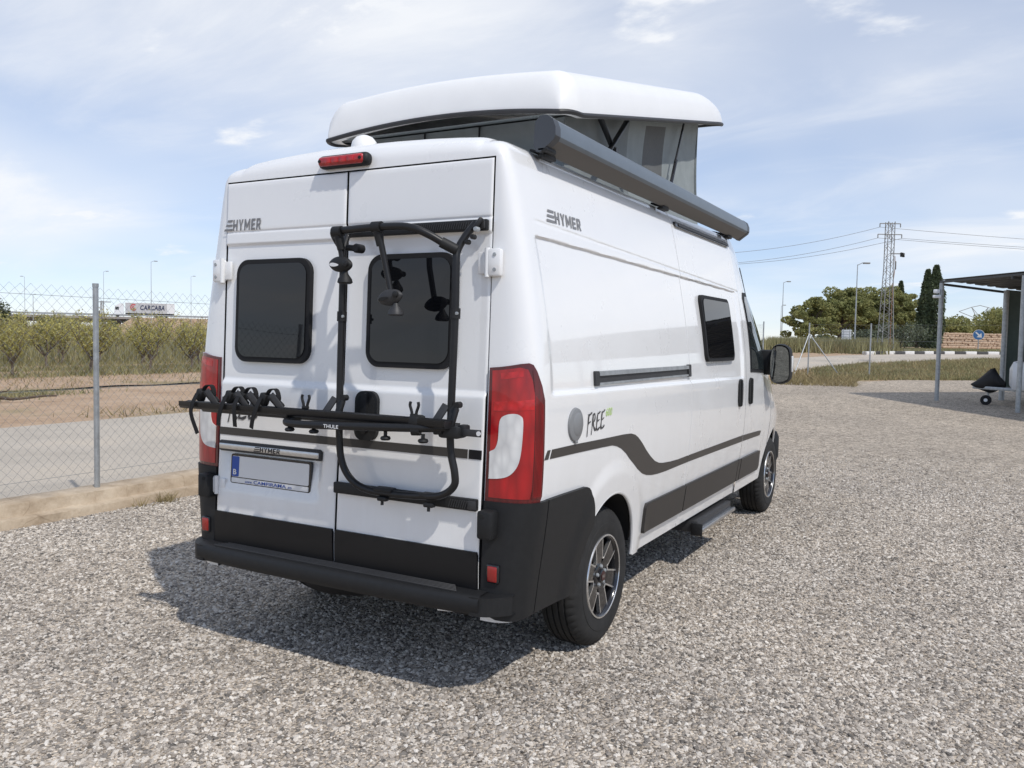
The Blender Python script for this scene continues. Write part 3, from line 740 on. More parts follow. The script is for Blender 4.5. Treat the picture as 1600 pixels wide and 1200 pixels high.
def hymer(mb, fn, s0, s1, z0, z1, off=.003):
    h = z1-z0; L_ = s1-s0; k = L_*.225
    for j in range(3):
        a = z0+h*(.0+.40*j); b = a+h*.20; sh = .18*h
        mb.add([fn(s0+(a-z0)*.5, a, off), fn(s0+k, a, off), fn(s0+k+sh*.3, b, off), fn(s0+(b-z0)*.5, b, off)], [(0, 1, 2, 3)], 0, False)
    GL = {'H': [((0, 0), (.22, 0), (.22, 1), (0, 1)), ((.58, 0), (.8, 0), (.8, 1), (.58, 1)), ((.22, .39), (.58, .39), (.58, .61), (.22, .61))],
          'Y': [((.29, 0), (.51, 0), (.51, .46), (.29, .46)), ((.29, .44), (.42, .44), (.24, 1), (0, 1)), ((.38, .44), (.51, .44), (.8, 1), (.56, 1))],
          'M': [((0, 0), (.2, 0), (.2, 1), (0, 1)), ((.8, 0), (1, 0), (1, 1), (.8, 1)), ((.2, 1), (.2, .66), (.44, .18), (.5, .46)), ((.8, 1), (.5, .46), (.56, .18), (.8, .66)), ((.44, .18), (.56, .18), (.5, .46))],
          'E': [((0, 0), (.22, 0), (.22, 1), (0, 1)), ((.22, 0), (.7, 0), (.7, .2), (.22, .2)), ((.22, .4), (.64, .4), (.64, .6), (.22, .6)), ((.22, .8), (.7, .8), (.7, 1), (.22, 1))],
          'R': [((0, 0), (.22, 0), (.22, 1), (0, 1)), ((.22, .8), (.7, .8), (.62, 1), (.22, 1)), ((.22, .36), (.62, .36), (.72, .54), (.22, .54)), ((.52, .5), (.74, .5), (.74, .82), (.52, .82)), ((.34, .36), (.55, .36), (.8, 0), (.56, 0))]}
    u = s0+k*1.06; un = (s1-u)/(5.06)
    for ch, wd in (('H', .8), ('Y', .8), ('M', 1.0), ('E', .7), ('R', .8)):
        for P in GL[ch]:
            mb.add([fn(u+un*(x+.10*y), z0+h*y, off) for x, y in P], [tuple(range(len(P)))], 0, False)
        u += un*(wd+.21)
mb = MB(); hymer(mb, lambda x, z, o: Vector((x, -.0195-o*.2, z)), -.530, -.350, 1.009, 1.033); mb.build('maker_emblem', M_PRINT, doors[0])
mb = MB(); hymer(mb, DL, -.808, -.545, 2.123, 2.180); mb.build('maker_emblem', M_GREYV, doors[0])
on_side(lambda mb, fn: hymer(mb, fn, .345, .735, 2.130, 2.188), 'maker_emblem', M_GREYV, van, left=False)
mb = MB(); hymer(mb, lambda s, z, o: skinL(1.08-s, z, o), .345, .735, 2.130, 2.188); mb.build('maker_emblem', M_GREYV, van)

# brush lettering FREE, green number
def brush(mb, fn, s0, z0, k, off=.003, m=0):
    def st(P, wds):
        P = [Vector((p[0]+.10*p[1], p[1], 0)) for p in P]; Q = cr_spline(P, 5); n = len(Q); vs = []
        for i, q in enumerate(Q):
            t = (Q[min(i+1, n-1)]-Q[max(i-1, 0)]).normalized(); nn = Vector((-t.y, t.x, 0)); f = i/(n-1)
            w_ = wds[0]+(wds[1]-wds[0])*f; w_ *= 1+.25*math.sin(9*f+p0)
            vs += [fn(s0+k*(q.x+nn.x*w_), z0+k*(q.y+nn.y*w_), off), fn(s0+k*(q.x-nn.x*w_), z0+k*(q.y-nn.y*w_), off)]
        mb.add(vs, [(2*i+1, 2*i+3, 2*i+2, 2*i) for i in range(n-1)], m, False)
    p0 = .3
    st([(.06, -.28), (.10, .3), (.18, .95)], (.03, .07)); st([(.10, .92), (.35, .98), (.62, 1.08)], (.08, .04)); st([(.12, .48), (.30, .52), (.48, .58)], (.06, .03)); p0 = 1.1
    st([(.66, -.22), (.74, .35), (.80, .88)], (.03, .07)); st([(.74, .88), (1.02, .98), (1.08, .68), (.82, .46)], (.06, .05)); st([(.84, .46), (1.02, .18), (1.26, -.02)], (.07, .06)); p0 = 2.0
    st([(1.36, .04), (1.40, .5), (1.46, .98)], (.07, .06)); st([(1.42, .94), (1.62, .98), (1.86, 1.06)], (.06, .04)); st([(1.40, .50), (1.58, .54), (1.76, .60)], (.05, .03)); st([(1.34, .06), (1.58, .02), (1.86, .14)], (.08, .05)); p0 = .6
    st([(2.02, .08), (2.06, .5), (2.12, 1.02)], (.07, .06)); st([(2.08, .98), (2.3, 1.02), (2.54, 1.12)], (.06, .04)); st([(2.06, .54), (2.24, .58), (2.44, .66)], (.05, .03)); st([(2.0, .10), (2.26, .06), (2.56, .20)], (.08, .05))
on_side(lambda mb, fn: brush(mb, fn, .572, 1.163, .083), 'model_lettering', M_DARKV, van, left=False)
on_side(lambda mb, fn: lay_text(mb, '600', .806, .885, 1.222, 1.262, fn, .003, size=1, shear=.25), 'model_number', M_GREENV, van, left=False)
mb = MB(); brush(mb, DL, -.80, 1.165, .105); mb.build('model_lettering', M_DARKV, doors[0])

# --- stripe along the flank
ST = [(.160, 1.120), (.456, 1.118), (.759, 1.112), (1.06, 1.108), (1.165, 1.103), (1.225, 1.091), (1.275, 1.072), (1.34, 1.036), (1.418, .985), (1.50, .940), (1.58, .905), (1.66, .884), (1.74, .874), (1.88, .865), (2.03, .860), (2.25, .861), (3.65, .857)]
SB = [(.137, 1.081), (.459, 1.076), (.763, 1.070), (.90, 1.066), (.965, 1.055), (1.03, 1.036), (1.10, 1.004), (1.16, .968), (1.225, .934), (1.30, .894), (1.385, .858), (1.46, .838), (1.545, .826), (1.66, .818), (1.81, .815), (2.27, .817), (3.66, .806)]
def strip_poly(a, b):
    top = [q for q in ST if a < q[0] < b]; bot = [q for q in SB if a < q[0] < b]
    f = lambda T, s: float(np.interp(s, [q[0] for q in T], [q[1] for q in T]))
    sl = .02
    return [(a-sl, f(SB, a-sl))]+bot+[(b-sl*(b < 2), f(SB, b-sl*(b < 2))), (b, f(ST, b))]+list(reversed(top))+[(a, f(ST, a))]
for a, b in ((.163, .190), (.206, 2.242), (2.258, 3.640), (3.655, 3.712)):
    on_side(lambda mb, fn: patch(mb, strip_poly(a, b), fn, .0022, -.004, .035), 'stripe', M_STRIPE, van, sharp=60)
for s in (1, -1):
    mb = MB(); fn = (lambda y, z, o: cab_skin(y, z, o)) if s > 0 else (lambda y, z, o: Vector((-cab_x(y, z)-o, y, z)))
    patch(mb, [(3.73, .806), (4.34, .798), (4.37, .835), (4.30, .842), (3.73, .856)], fn, .0025, -.004, .06); mb.build('stripe', M_STRIPE, van) if s > 0 else flip(mb).build('stripe', M_STRIPE, van)
# --- lower cladding panels
def clad(a, b, c=0.0):
    def f(mb, fn):
        z0, z1 = .488, .660; P = [(a+.012, z0), (b-.004, z0), (b-.004, z1), (a+.012+c, z1), (a+c*.5, z1-.02), (a, z0+.02)]
        patch(mb, P, fn, .020, -.006, .05)
        P2 = [(a+.004, z1-.010), (b-.004, z1-.010), (b-.004, z1+.004), (a+.016, z1+.004)]; patch(mb, P2, fn, .016, -.004, .05)
    return f
on_side(clad(1.50, YG1-.006), 'side_cladding', M_CLAD, van); on_side(clad(YG1+.006, 3.63), 'side_cladding', M_CLAD, van); on_side(clad(3.64, 3.713), 'side_cladding', M_CLAD, van)
for s in (1, -1):
    mb = MB(); fn = (lambda y, z, o: cab_skin(y, z, o)) if s > 0 else (lambda y, z, o: Vector((-cab_x(y, z)-o, y, z)))
    patch(mb, [(3.73, .488), (4.40, .488), (4.43, .52), (4.39, .652), (4.36, .662), (3.73, .660)], fn, .020, -.006, .06)
    (mb if s > 0 else flip(mb)).build('side_cladding', M_CLAD, van)
# --- slide rail, side window, filler cap, handles
def rail(mb, fn):
    patch(mb, rrect(.690, 2.238, 1.378, 1.446, .008, 3), fn, .006, -.006, .1, m=0)
    patch(mb, rrect(.735, 2.19, 1.424, 1.446, .004, 2), fn, .016, .005, .2, m=1)
    patch(mb, rrect(.735, 2.19, 1.378, 1.390, .004, 2), fn, .013, .005, .2, m=1)
    patch(mb, rrect(.688, .735, 1.376, 1.448, .008, 3), fn, .014, -.006, .1, m=2)
    patch(mb, rrect(2.185, 2.240, 1.374, 1.452, .008, 3), fn, .016, -.006, .1, m=2)
on_side(rail, 'slide_rail', [M_PLASTG, M_GALV, M_PLASTG], van, left=False)
def side_win(a, b, z0=1.462, z1=1.922):
    fl = lambda fn: (lambda s, z, o: fn(.5*(a+b), z, o)+Vector((0, s-.5*(a+b), 0)))
    fr = on_side(lambda mb, fn: patch(mb, rrect(a, b, z0, z1, .055, 7), fl(fn), .024, -.012, .06), 'side_window', M_RUB, van)
    for o, fn, s in ((fr[0], skin, 1), (fr[1], skinL, -1)):
        P0, P1 = skin((a+b)/2, z0), skin((a+b)/2, z1)
        pf = lambda y, z, off: Vector((s*(P0.x+(P1.x-P0.x)*(z-z0)/(z1-z0)+.010+off), y, z))
        mb = MB(); patch(mb, rrect(a+.028, b-.028, z0+.028, z1-.026, .042, 7), pf, .022, .01, .8)
        (mb if s > 0 else flip(mb)).build('window_pane', M_GLASS, o)
side_win(2.60, 3.34)
mb = MB(); q = skin(.44, 1.21); mb.lathe([(0, .012), (.068, .012), (.075, .009), (.078, .002), (.079, -.006)], q, 'x', 32); fc = mb.build('filler_cap', M_PLASTG if False else mat('mid_grey_plastic', (.22, .225, .23), .5), van)
mb = MB(); mb.lathe([(0, .016), (.048, .016), (.054, .012)], q+Vector((0, .012, 0)), 'x', 32); mb.box(q+Vector((.008, .0, -.080)), (.012, .022, .014), .004); mb.build('cap_lid', MATS['mid_grey_plastic'], fc)
def hand(mb, fn):
    patch(mb, rrect(3.46, 3.575, 1.098, 1.314, .0565, 8), fn, .014, -.004, .06); patch(mb, rrect(3.500, 3.532, 1.105, 1.307, .012, 4), fn, .022, .004, .06)
on_side(hand, 'door_handle', M_PLAST, van, left=False)
for s in (1, -1):
    mb = MB(); fn = (lambda y, z, o: cab_skin(y, z, o)) if s > 0 else (lambda y, z, o: Vector((-cab_x(y, z)-o, y, z)))
    patch(mb, rrect(3.80, 3.915, 1.098, 1.314, .0565, 8), fn, .014, -.004, .06); patch(mb, rrect(3.845, 3.88, 1.105, 1.307, .012, 4), fn, .022, .004, .06)
    (mb if s > 0 else flip(mb)).build('door_handle', M_PLAST, van)
    # cab door window
    mb = MB(); W0 = [(3.86, 1.36), (4.66, 1.33), (4.70, 1.40), (4.46, 1.80), (4.30, 1.97), (4.18, 2.02), (3.95, 2.01), (3.88, 1.96)]
    patch(mb, W0, fn, .006, -.012, .06); cw = (mb if s > 0 else flip(mb)).build('cab_window', M_RUB, van)
    mb = MB(); cx_, cz_ = 4.15, 1.65
    patch(mb, [(cx_+(a-cx_)*.93, cz_+(b-cz_)*.91) for a, b in W0], fn, .010, .0, .06); (mb if s > 0 else flip(mb)).build('window_pane', M_GLASS2, cw)
    # mirror
    mr = None
    mb = MB(); P = cr_spline([(s*1.085, 4.36, 1.285), (s*1.068, 4.38, 1.42), (s*1.085, 4.38, 1.555), (s*1.15, 4.39, 1.588), (s*1.222, 4.40, 1.55), (s*1.236, 4.40, 1.40), (s*1.228, 4.39, 1.285), (s*1.15, 4.38, 1.250)], 5, True)
    c0 = sum(P, Vector())/len(P); rings = []
    for k, (f, dy) in enumerate(((.90, -.012), (.97, -.03), (1.0, -.02), (1.03, .03), (.98, .10), (.80, .165), (.45, .19))): rings.append([c0+(p-c0)*f+Vector((0, dy, 0)) for p in P])
    n = len(P); vs = [q for r_ in rings for q in r_]; fs = [(k*n+i, k*n+(i+1) % n, (k+1)*n+(i+1) % n, (k+1)*n+i) for k in range(len(rings)-1) for i in range(n)]
    fs.append(tuple((len(rings)-1)*n+i for i in range(n))); mb.add(vs, fs)
    mb.bar((s*.95, 4.46, 1.50), (s*1.10, 4.45, 1.49), .07, .07, .02); mb.bar((s*.96, 4.46, 1.36), (s*1.10, 4.45, 1.36), .06, .06, .02); mb.box((s*1.0, 4.46, 1.43), (.17, .09, .22), .03)
    mr = mb.build('wing_mirror', M_PLAST, van)
    mb = MB(); mb.add([Vector((q.x, 4.352+.09*(abs(q.x)-1.15)-.07*(q.z-c0.z), q.z)) for q in [c0+(p-c0)*.91 for p in P]], [tuple(range(n))] if s > 0 else [tuple(reversed(range(n)))], 0, False)
    mb.build('mirror_glass', mat('mirror', (.24, .27, .285), .02, metal=1.0), mr)
    mb = MB(); mb.box((s*1.234, 4.46, 1.42), (.02, .07, .14), .008); mb.build('indicator_lens', M_LCLR, mr)
    # front door seam and headlamp
    mb = MB(); patch(mb, [(4.70, .50), (4.706, .50), (4.712, 1.30), (4.706, 1.30)], fn, .001, -.004, .1); (mb if s > 0 else flip(mb)).build('door_seam', M_DARK, van)
    mb = MB(); mb.box((s*.56, 5.80, .98), (.26, .16, .24), .06); mb.build('headlamp', M_LCLR, van)
mb = MB(); mb.box((0, 5.90, .52), (1.72, .22, .36), .08); mb.build('front_bumper', M_PLAST, van)

# --- tail lamps wrapping the rear corners
def sx(x): 
    """s on the corner for a given x at lamp height"""
    lo, hi = -.20, .16
    for _ in range(40):
        m_ = (lo+hi)/2
        if skin(m_, 1.2).x < x: lo = m_
        else: hi = m_
    return lo
TLO = [(-.198, .905), (.105, .905), (.118, .93), (.120, 1.34), (.098, 1.40), (.058, 1.462), (.030, 1.490), (.0, 1.497), (-.06, 1.493), (-.197, 1.474)]
for fn, fl in ((skin, False), (skinL, True)):
    mb = MB(); patch(mb, TLO, fn, .012, -.02, .03); tl = (flip(mb) if fl else mb).build('tail_light', M_LDRED, van, sharp=60)
    def lens(P, name, m, off, base=.006):
        mb = MB(); patch(mb, P, fn, off, base, .022); (flip(mb) if fl else mb).build(name, m, tl, sharp=60)
    sp = lambda P: [(q.x, q.y) for q in cr_spline([(a, b, 0) for a, b in P], 4, True)]
    lens([(-.190, .922), (.02, .922), (.03, .96), (.035, 1.36), (.02, 1.425), (-.01, 1.470), (-.06, 1.478), (-.190, 1.462)], 'red_lens', M_LRED, .0142)
    lens([(.030, .922), (.098, .922), (.106, .95), (.106, 1.335), (.085, 1.39), (.050, 1.443), (.022, 1.468), (.034, 1.36)], 'side_lens', M_LDRED, .0148)
    lens([(-.184, 1.292), (.028, 1.302), (.028, 1.345), (-.184, 1.330)], 'lamp_chamber', M_LREDB, .0156, .01)
    lens([(-.160, 1.425), (-.04, 1.440), (-.04, 1.466), (-.160, 1.452)], 'lamp_chamber', M_LREDB, .0156, .01)
    for k in range(7):
        z = .945+.0*k; s_ = .040+.009*k; lens([(s_, .93), (s_+.0022, .93), (s_+.0022, 1.36-.006*k), (s_, 1.36-.006*k)], 'lens_rib', M_LRED, .0160, .012)
    lens(sp([(-.186, 1.002), (-.13, 1.012), (-.09, 1.035), (-.06, 1.078), (-.046, 1.15), (-.042, 1.25), (-.058, 1.275), (-.096, 1.283), (-.14, 1.274), (-.160, 1.248), (-.164, 1.17), (-.174, 1.132), (-.1895, 1.118), (-.190, 1.10), (-.190, 1.03), (-.190, 1.008)]), 'clear_lens', M_LCLR, .0172)
# --- bumper
bp_ = None
mb = MB(); prof = [(-.115, .435), (-.128, .455), (-.130, .495), (-.120, .512), (-.105, .518), (-.02, .522), (.03, .524), (.03, .43)]
xs_ = [-.845, -.83]+list(np.linspace(-.78, .78, 27))+[.83, .845]
vs = []; fs = []; n = len(prof)
for x in xs_:
    c = .028*(abs(x)/.85)**4
    for (y, z) in prof: vs.append((x, y+c*(y < .0), z+(.006 if abs(x) > .84 else 0)*0))
for i in range(len(xs_)-1):
    for k in range(n-1): fs.append((i*n+k, i*n+k+1, (i+1)*n+k+1, (i+1)*n+k)[::-1])
mb.add(vs, fs); bump = mb.build('rear_bumper', M_PLAST, van, sharp=45)
for k in range(7):
    y = -.088+.0135*k; mb = MB(); mb.box((0, y, .5225+.0006*k), (1.46-.02*k, .0062, .008), .0015, seg=1); mb.build('step_ridge', M_PLASTG, bump)
def bcorner(mb, fn):
    s_ = lambda q: q
    P = [(-.198, .425), (-.12, .402), (.0, .393), (.16, .396), (.16, .905), (-.198, .905)]
    patch(mb, P, fn, .020, -.01, .03)
bc = on_side(bcorner, 'bumper_corner', M_PLAST, van, sharp=60)
def bside(mb, fn):
    A = [(WY+ARY*1.015*math.cos(a), WZ+ARZ*1.015*math.sin(a)) for a in np.linspace(R(168), R(131), 9)]
    patch(mb, [(.166, .396), (.40, .386), (.566, .386)]+A+[(.655, .835), (.625, .878), (.60, .894), (.57, .903), (.30, .906), (.166, .906)], fn, .021, -.012, .03)
on_side(bside, 'bumper_side', M_PLAST, van, sharp=60)
for i, s in enumerate((1, -1)):
    mb = MB(); tp = [(.80+.155*k/8) for k in range(9)]; ty = [-.1005+.10*(k/8)**2.4 for k in range(9)]
    for k in range(8): mb.add([Vector((s*x, y_, z)) for x, y_ in ((tp[k], ty[k]), (tp[k+1], ty[k+1])) for z in (.432, .455, .495, .512)]+[Vector((s*tp[k], .06, .516)), Vector((s*tp[k+1], .06, .516)), Vector((s*tp[k], .06, .43)), Vector((s*tp[k+1], .06, .43))], [q if s > 0 else q[::-1] for q in ((0, 4, 5, 1), (1, 5, 6, 2), (2, 6, 7, 3), (3, 7, 9, 8), (0, 10, 11, 4))])
    mb.build('bumper_toe', M_PLAST, bc[i], sharp=30)
    mb = MB(); mb.box((s*.845, -.032, .812), (.072, .07, .122), .012); ds = mb.build('door_stop', M_PLAST, bc[i])
    mb = MB(); mb.lathe([(0, -.069), (.010, -.069), (.011, -.066)], (s*.835, 0, .850), 'y', 14); mb.build('stop_hole', M_DARK, bc[i])
    mb = MB(); mb.box((s*.868, -.012, .600), (.060, .03, .082), .008); mb.box((s*.868, -.016, .600), (.047, .03, .068), .006, m=1); mb.build('reflector', [M_GLOSSB, M_RED], bc[i])
mb = MB(); mb.box((.66, .0, .418), (.11, .10, .016), .005, rot=Matrix.Rotation(R(-6), 3, 'Y')); mb.tube([(.64, .0, .43), (.64, .2, .44)], .018); mb.build('tow_bracket', M_WHITEP, van)

# --- third brake light, roof dome
mb = MB(); yb = yrear(2.42)-.0
mb.box((-.012, yb-.018, 2.418), (.30, .06, .062), .026, rot=Matrix.Rotation(R(0), 3, 'Y'), seg=4); bl = mb.build('brake_light', M_PLAST, van)
mb = MB(); mb.box((-.016, yb-.038, 2.418), (.272, .036, .046), .017, seg=4); mb.build('red_lens', M_LRED, bl)
for k in range(4):
    mb = MB(); mb.box((-.085+.046*k, yb-.0555, 2.418), (.034, .006, .024), .002); mb.build('lamp_cell', M_LREDB, bl)
for dx in (-.12, .12):
    mb = MB(); mb.lathe([(0, -.060), (.008, -.060), (.009, -.05)], (-.016+dx, yb+.002, 2.418), 'y', 12); mb.build('screw', M_DARK, bl)
mb = MB(); mb.lathe([(.066, 0), (.066, .02), (.060, .045), (.042, .066), (.018, .076), (0, .077)], (-.10, .30, 2.522), 'z', 24); mb.build('roof_dome', M_GRP, van)

# --- wheels
def wheel(x, y, s):
    w_ = .215
    t = [(.205, -.20), (.222, -.205), (.29, -.215), (.325, -.208), (.345, -.19), (.356, -.175)]
    prof = [(.203, -.012), (.212, -.004), (.235, .002), (.268, .006), (.280, .0055), (.282, .003), (.300, .002), (.322, -.003), (.340, -.012), (.352, -.024), (.3585, -.037)]
    for g in (-.060, -.094, -.128, -.162):
        prof += [(.3625, g+.007), (.3622, g+.0045), (.353, g+.0035), (.353, g-.0035), (.3622, g-.0045), (.3625, g-.007)]
    prof += [(.357, -.182), (.345, -.198), (.32, -.208), (.27, -.212), (.215, -.205), (.203, -.195)]
    root = MB()
    def mod(i, k, r):
        if 8 <= i <= 10 and k % 3 == 0: return r-.006
        if 11 <= i <= 12 and k % 3 == 0: return r-.004
        return r
    P = [(r, s*h) for r, h in prof]
    if s < 0: P = P[::-1]
    mbt = MB(); mbt.lathe([(r, h) for r, h in P], (x, y, WZ), 'x', 156, mod=(mod if s > 0 else None))
    # rim first: it is the wheel part that carries tyre and trims
    mb = MB(); RP = [(.208, -.006), (.212, -.001), (.206, .002), (.200, -.004), (.196, -.02), (.19, -.06), (.185, -.13), (.0, -.135)]
    mb.lathe([(r, s*h) for r, h in (RP if s > 0 else RP[::-1])], (x, y, WZ), 'x', 64); wh = mb.build('wheel', M_GLOSSB, van, sharp=40)
    mbt.build('tyre', M_TYRE, wh, sharp=30)
    mb = MB(); RL = [(.2075, -.004), (.2105, .0045), (.2175, .0035), (.2200, -.003)]; mb.lathe([(r, s*h) for r, h in (RL if s > 0 else RL[::-1])], (x, y, WZ), 'x', 72); mb.build('rim_lip', M_SILVER, wh)
    for k in range(6):
        a = R(60*k+12); M = Matrix.Rotation(a, 3, 'X')
        def F_(h):
            def f(u, v): return Vector((x+s*(h-.022*(1-v/.2)**2*1.0), y, WZ))+M @ Vector((0, u, v))
            return f
        mb = MB()
        for (v0, v1) in ((.045, .10), (.10, .15), (.15, .203)):
            h0 = .028+.016*(v0-.045)/.155; h1 = .028+.016*(v1-.045)/.155
            mb.prism([(-h0, v0), (h0, v0), (h1, v1), (-h1, v1)], F_(-.012), F_(-.05), smooth=False)
        sp = mb.build('spoke', M_GLOSSB, wh)
        mb = MB()
        for sd in (-1, 1):
            mb.prism([(sd*.033, .085), (sd*.041, .085), (sd*.051, .204), (sd*.042, .204)] if sd > 0 else [(sd*.041, .085), (sd*.033, .085), (sd*.042, .204), (sd*.051, .204)], F_(-.0105), F_(-.03))
        M2 = Matrix.Rotation(a+R(30), 3, 'X')
        g = lambda h: (lambda u, v: Vector((x+s*(h-.022*(1-v/.2)**2), y, WZ))+M2 @ Vector((0, u, v)))
        mb.prism([(-.016, .088), (.016, .088), (.013, .098), (-.013, .098)], g(-.0125), g(-.03)); mb.build('spoke_edge', M_SILVER, wh)
    mb = MB(); HP = [(.072, -.06), (.070, -.026), (.060, -.020), (.036, -.018), (.034, -.008), (.028, -.004), (0, -.004)]
    mb.lathe([(r, s*h) for r, h in (HP if s > 0 else HP[::-1])], (x, y, WZ), 'x', 32); mb.build('hub', M_GLOSSB, wh)
    mb = MB(); CP = [(.0255, -.005), (.025, -.001), (0, -.0005)]; mb.lathe([(r, s*h) for r, h in (CP if s > 0 else CP[::-1])], (x, y, WZ), 'x', 24); mb.build('hub_badge', mat('badge_red', (.06, .018, .02), .3, metal=.3), wh)
    mb = MB(); 
    if s > 0: lay_text(mb, 'FIAT', y-.018, y+.018, WZ-.008, WZ+.008, lambda a, b, o: Vector((x+.0006, a, b)), 0, size=1, bold=.01)
    if s > 0: mb.build('badge_lettering', M_SILVER, wh)
    for k in range(5):
        a = R(72*k+20); mb = MB(); mb.lathe([(.0105, -.03), (.0105, -.012), (.008, -.008), (0, -.008)] if s > 0 else [(0, .008), (.008, .008), (.0105, .012), (.0105, .03)], (x, y+.050*math.cos(a), WZ+.050*math.sin(a)), 'x', 8); mb.build('wheel_bolt', M_GALV, wh)
for y in (WY, FY):
    wheel(.966, y, 1); wheel(-.966, y, -1)

# --- entry step under the sliding door
mb = MB(); mb.box((.88, 3.08, .31), (.20, .90, .085), .012); st_ = mb.build('entry_step', M_PLASTG, van)
mb = MB(); mb.box((.990, 3.08, .292), (.055, .90, .030), .008); mb.build('step_tread', M_ALU, st_)
mb = MB(); mb.box((.975, 2.622, .295), (.08, .02, .085), .006); mb.build('step_bracket', M_PLAST, st_)

# --- awning box on the right roof edge
AY0, AY1 = .325, 3.96
def aw_prof(g=0.0):
    P = [(.838, 2.462), (.852, 2.430), (.872, 2.424), (.944, 2.480), (.954, 2.500), (.953, 2.540), (.938, 2.580), (.908, 2.602), (.872, 2.602), (.846, 2.575)]
    c = (.90, 2.54); return [(c[0]+(q[0]-c[0])*(1+g)*.92, c[1]+(q[1]-c[1])*(1+g)*.88) for q in P]
def loftp(mb, P, y0, y1, mfn):
    n = len(P); mb.add([(x, y0, z) for x, z in P]+[(x, y1, z) for x, z in P], [], 0)
    k = len(mb.v)-2*n
    for i in range(n):
        j = (i+1) % n; mb.f.append((k+i, k+j, k+n+j, k+n+i)); mb.m.append(mfn(i)); mb.s.append(True)
    mb.f.append(tuple(k+n+i for i in range(n))); mb.m.append(0); mb.s.append(False); mb.f.append(tuple(k+i for i in reversed(range(n)))); mb.m.append(0); mb.s.append(False)
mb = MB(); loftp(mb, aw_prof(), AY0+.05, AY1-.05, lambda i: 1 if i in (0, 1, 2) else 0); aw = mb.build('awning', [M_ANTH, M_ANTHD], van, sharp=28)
for a, b in ((AY0, AY0+.052), (AY1-.052, AY1)):
    mb = MB(); loftp(mb, aw_prof(.035), a, b, lambda i: 0); mb.build('awning_end_cap', mat('anthracite_cap', (.05, .056, .066), .42), aw, sharp=28)
mb = MB(); mb.box((.885, AY0+.05, 2.448), (.05, .10, .02), .006); mb.build('awning_catch', M_PLAST, aw)
for y in (.42, 2.05, 3.62):
    mb = MB(); mb.bar((.795, y, 2.462), (.885, y, 2.438), .09, .012, .004); mb.box((.868, y, 2.430), (.03, .12, .022), .006); mb.tube([(.852, y-.06, 2.425), (.852, y+.06, 2.425)], .008, 8); mb.build('awning_bracket', M_PLAST, aw)
mb = MB(); patch(mb, rrect(2.30, 3.66, 2.352, 2.384, .014, 4), skin, .016, -.006, .1, m=0); patch(mb, rrect(2.36, 3.62, 2.360, 2.376, .007, 3), skin, .021, .01, .2, m=1); mb.build('door_light_bar', [M_GLOSSB, M_PLASTG], van)

# --- pop-up roof: shell, canvas, struts
RS = .212                                   # slope of the lifted shell
HY, HZ = .77, 2.735
def rf(x, y, h):                          # shell frame: y along, h above its lower edge plane
    return Vector((x, y, HZ+RS*(y-HY)+h))
LN = 2.95
def shell_pt(u, t):
    """u across -1..1, t along 0..1; upper surface of the shell (height above its rim)"""
    y = HY+LN*t
    q = max(0.0, 1-t/.055); bk = max(0.0, 1-q**2.3)**(1/2.3)
    hm = .198 if t < .80 else .198*(1-.80*float(((t-.80)/.20)**2.0))
    wd = .810-.060*max(0, 1-t/.045)**2.2-.05*max(0, (t-.90)/.10)**2
    e = abs(u); k_ = max(0.0, (e-.83)/.17); sd = max(0.0, 1-k_**2.2)**(1/2.2)
    fr_ = max(0.0, (t-.985)/.015); ff = max(0.0, 1-fr_**2)**.5*.8+.2
    h = .012+hm*bk*sd*ff+.022*(1-u*u)*bk*ff
    h += .012*float(1-smst(.60, .70, e))*float(smst(.05, .10, t))*float(1-smst(.72, .80, t))
    h += (.052*(1-u*u)+.022)*float(1-smst(0, .055, t))
    h -= .010*float(smst(.955, .968, e))*float(smst(.12, .20, t))*float(1-smst(.86, .94, t))*0
    return Vector((u*wd, y, 0)), h
us = sorted(set(np.round(np.concatenate([np.linspace(-.66, .66, 21), np.linspace(.66, 1, 22), -np.linspace(.66, 1, 22)]), 5))); ts = np.concatenate([.055*(1-np.cos(np.linspace(0, math.pi/2, 14))), np.linspace(.065, .12, 6), np.linspace(.15, .78, 16), np.linspace(.8, .97, 10), np.linspace(.975, 1, 7)])
V = []; F = []; n = len(us)
for t in ts:
    for u in us:
        b, h = shell_pt(u, t); crown = 0.0
        V.append(rf(b.x, b.y, h+crown*.5))
for i in range(len(ts)-1):
    for j in range(n-1): F.append((i*n+j, i*n+j+1, (i+1)*n+j+1, (i+1)*n+j))
top_n = len(V)
ring = [j for j in range(n)]+[i*n+n-1 for i in range(1, len(ts))]+[(len(ts)-1)*n+j for j in range(n-2, -1, -1)]+[i*n for i in range(len(ts)-2, 0, -1)]
k = len(V); m_ = len(ring)
V += [V[i]+Vector((0, 0, -.030)) for i in ring]; V += [Vector((V[i].x*.93, HY+.06+(V[i].y-HY)*.965, V[i].z-.030)) for i in ring]
for i in range(m_):
    j = (i+1) % m_; F.append((ring[j], ring[i], k+i, k+j)); F.append((k+j, k+i, k+m_+i, k+m_+j))
mb = MB(); mb.add(V, F); shell = mb.build('popup_roof_shell', M_GRP, van, sharp=50)
mb = MB(); P = [V[k+i]+Vector((0, 0, -.004)) for i in range(m_)]; mb.tube(P, .013, 8, closed=True); mb.build('shell_seal', M_PLASTG, shell)
mb = MB(); mb.add([rf(-.74, HY+.05, .0), rf(.74, HY+.05, .0), rf(.70, HY+LN*.95, .0), rf(-.70, HY+LN*.95, .0)], [(3, 2, 1, 0)], 0, False); mb.build('shell_liner', M_CANVASL, shell)
mb = MB(); mb.box(rf(.02, 1.28, .240), (.15, .16, .03), .012); mb.build('roof_vent', M_PLASTG, shell)
RB = 2.515
def canv_y(t): return 1.02+t*(3.40-1.02)
def ctop(y): return HZ+RS*(y-HY)-.01
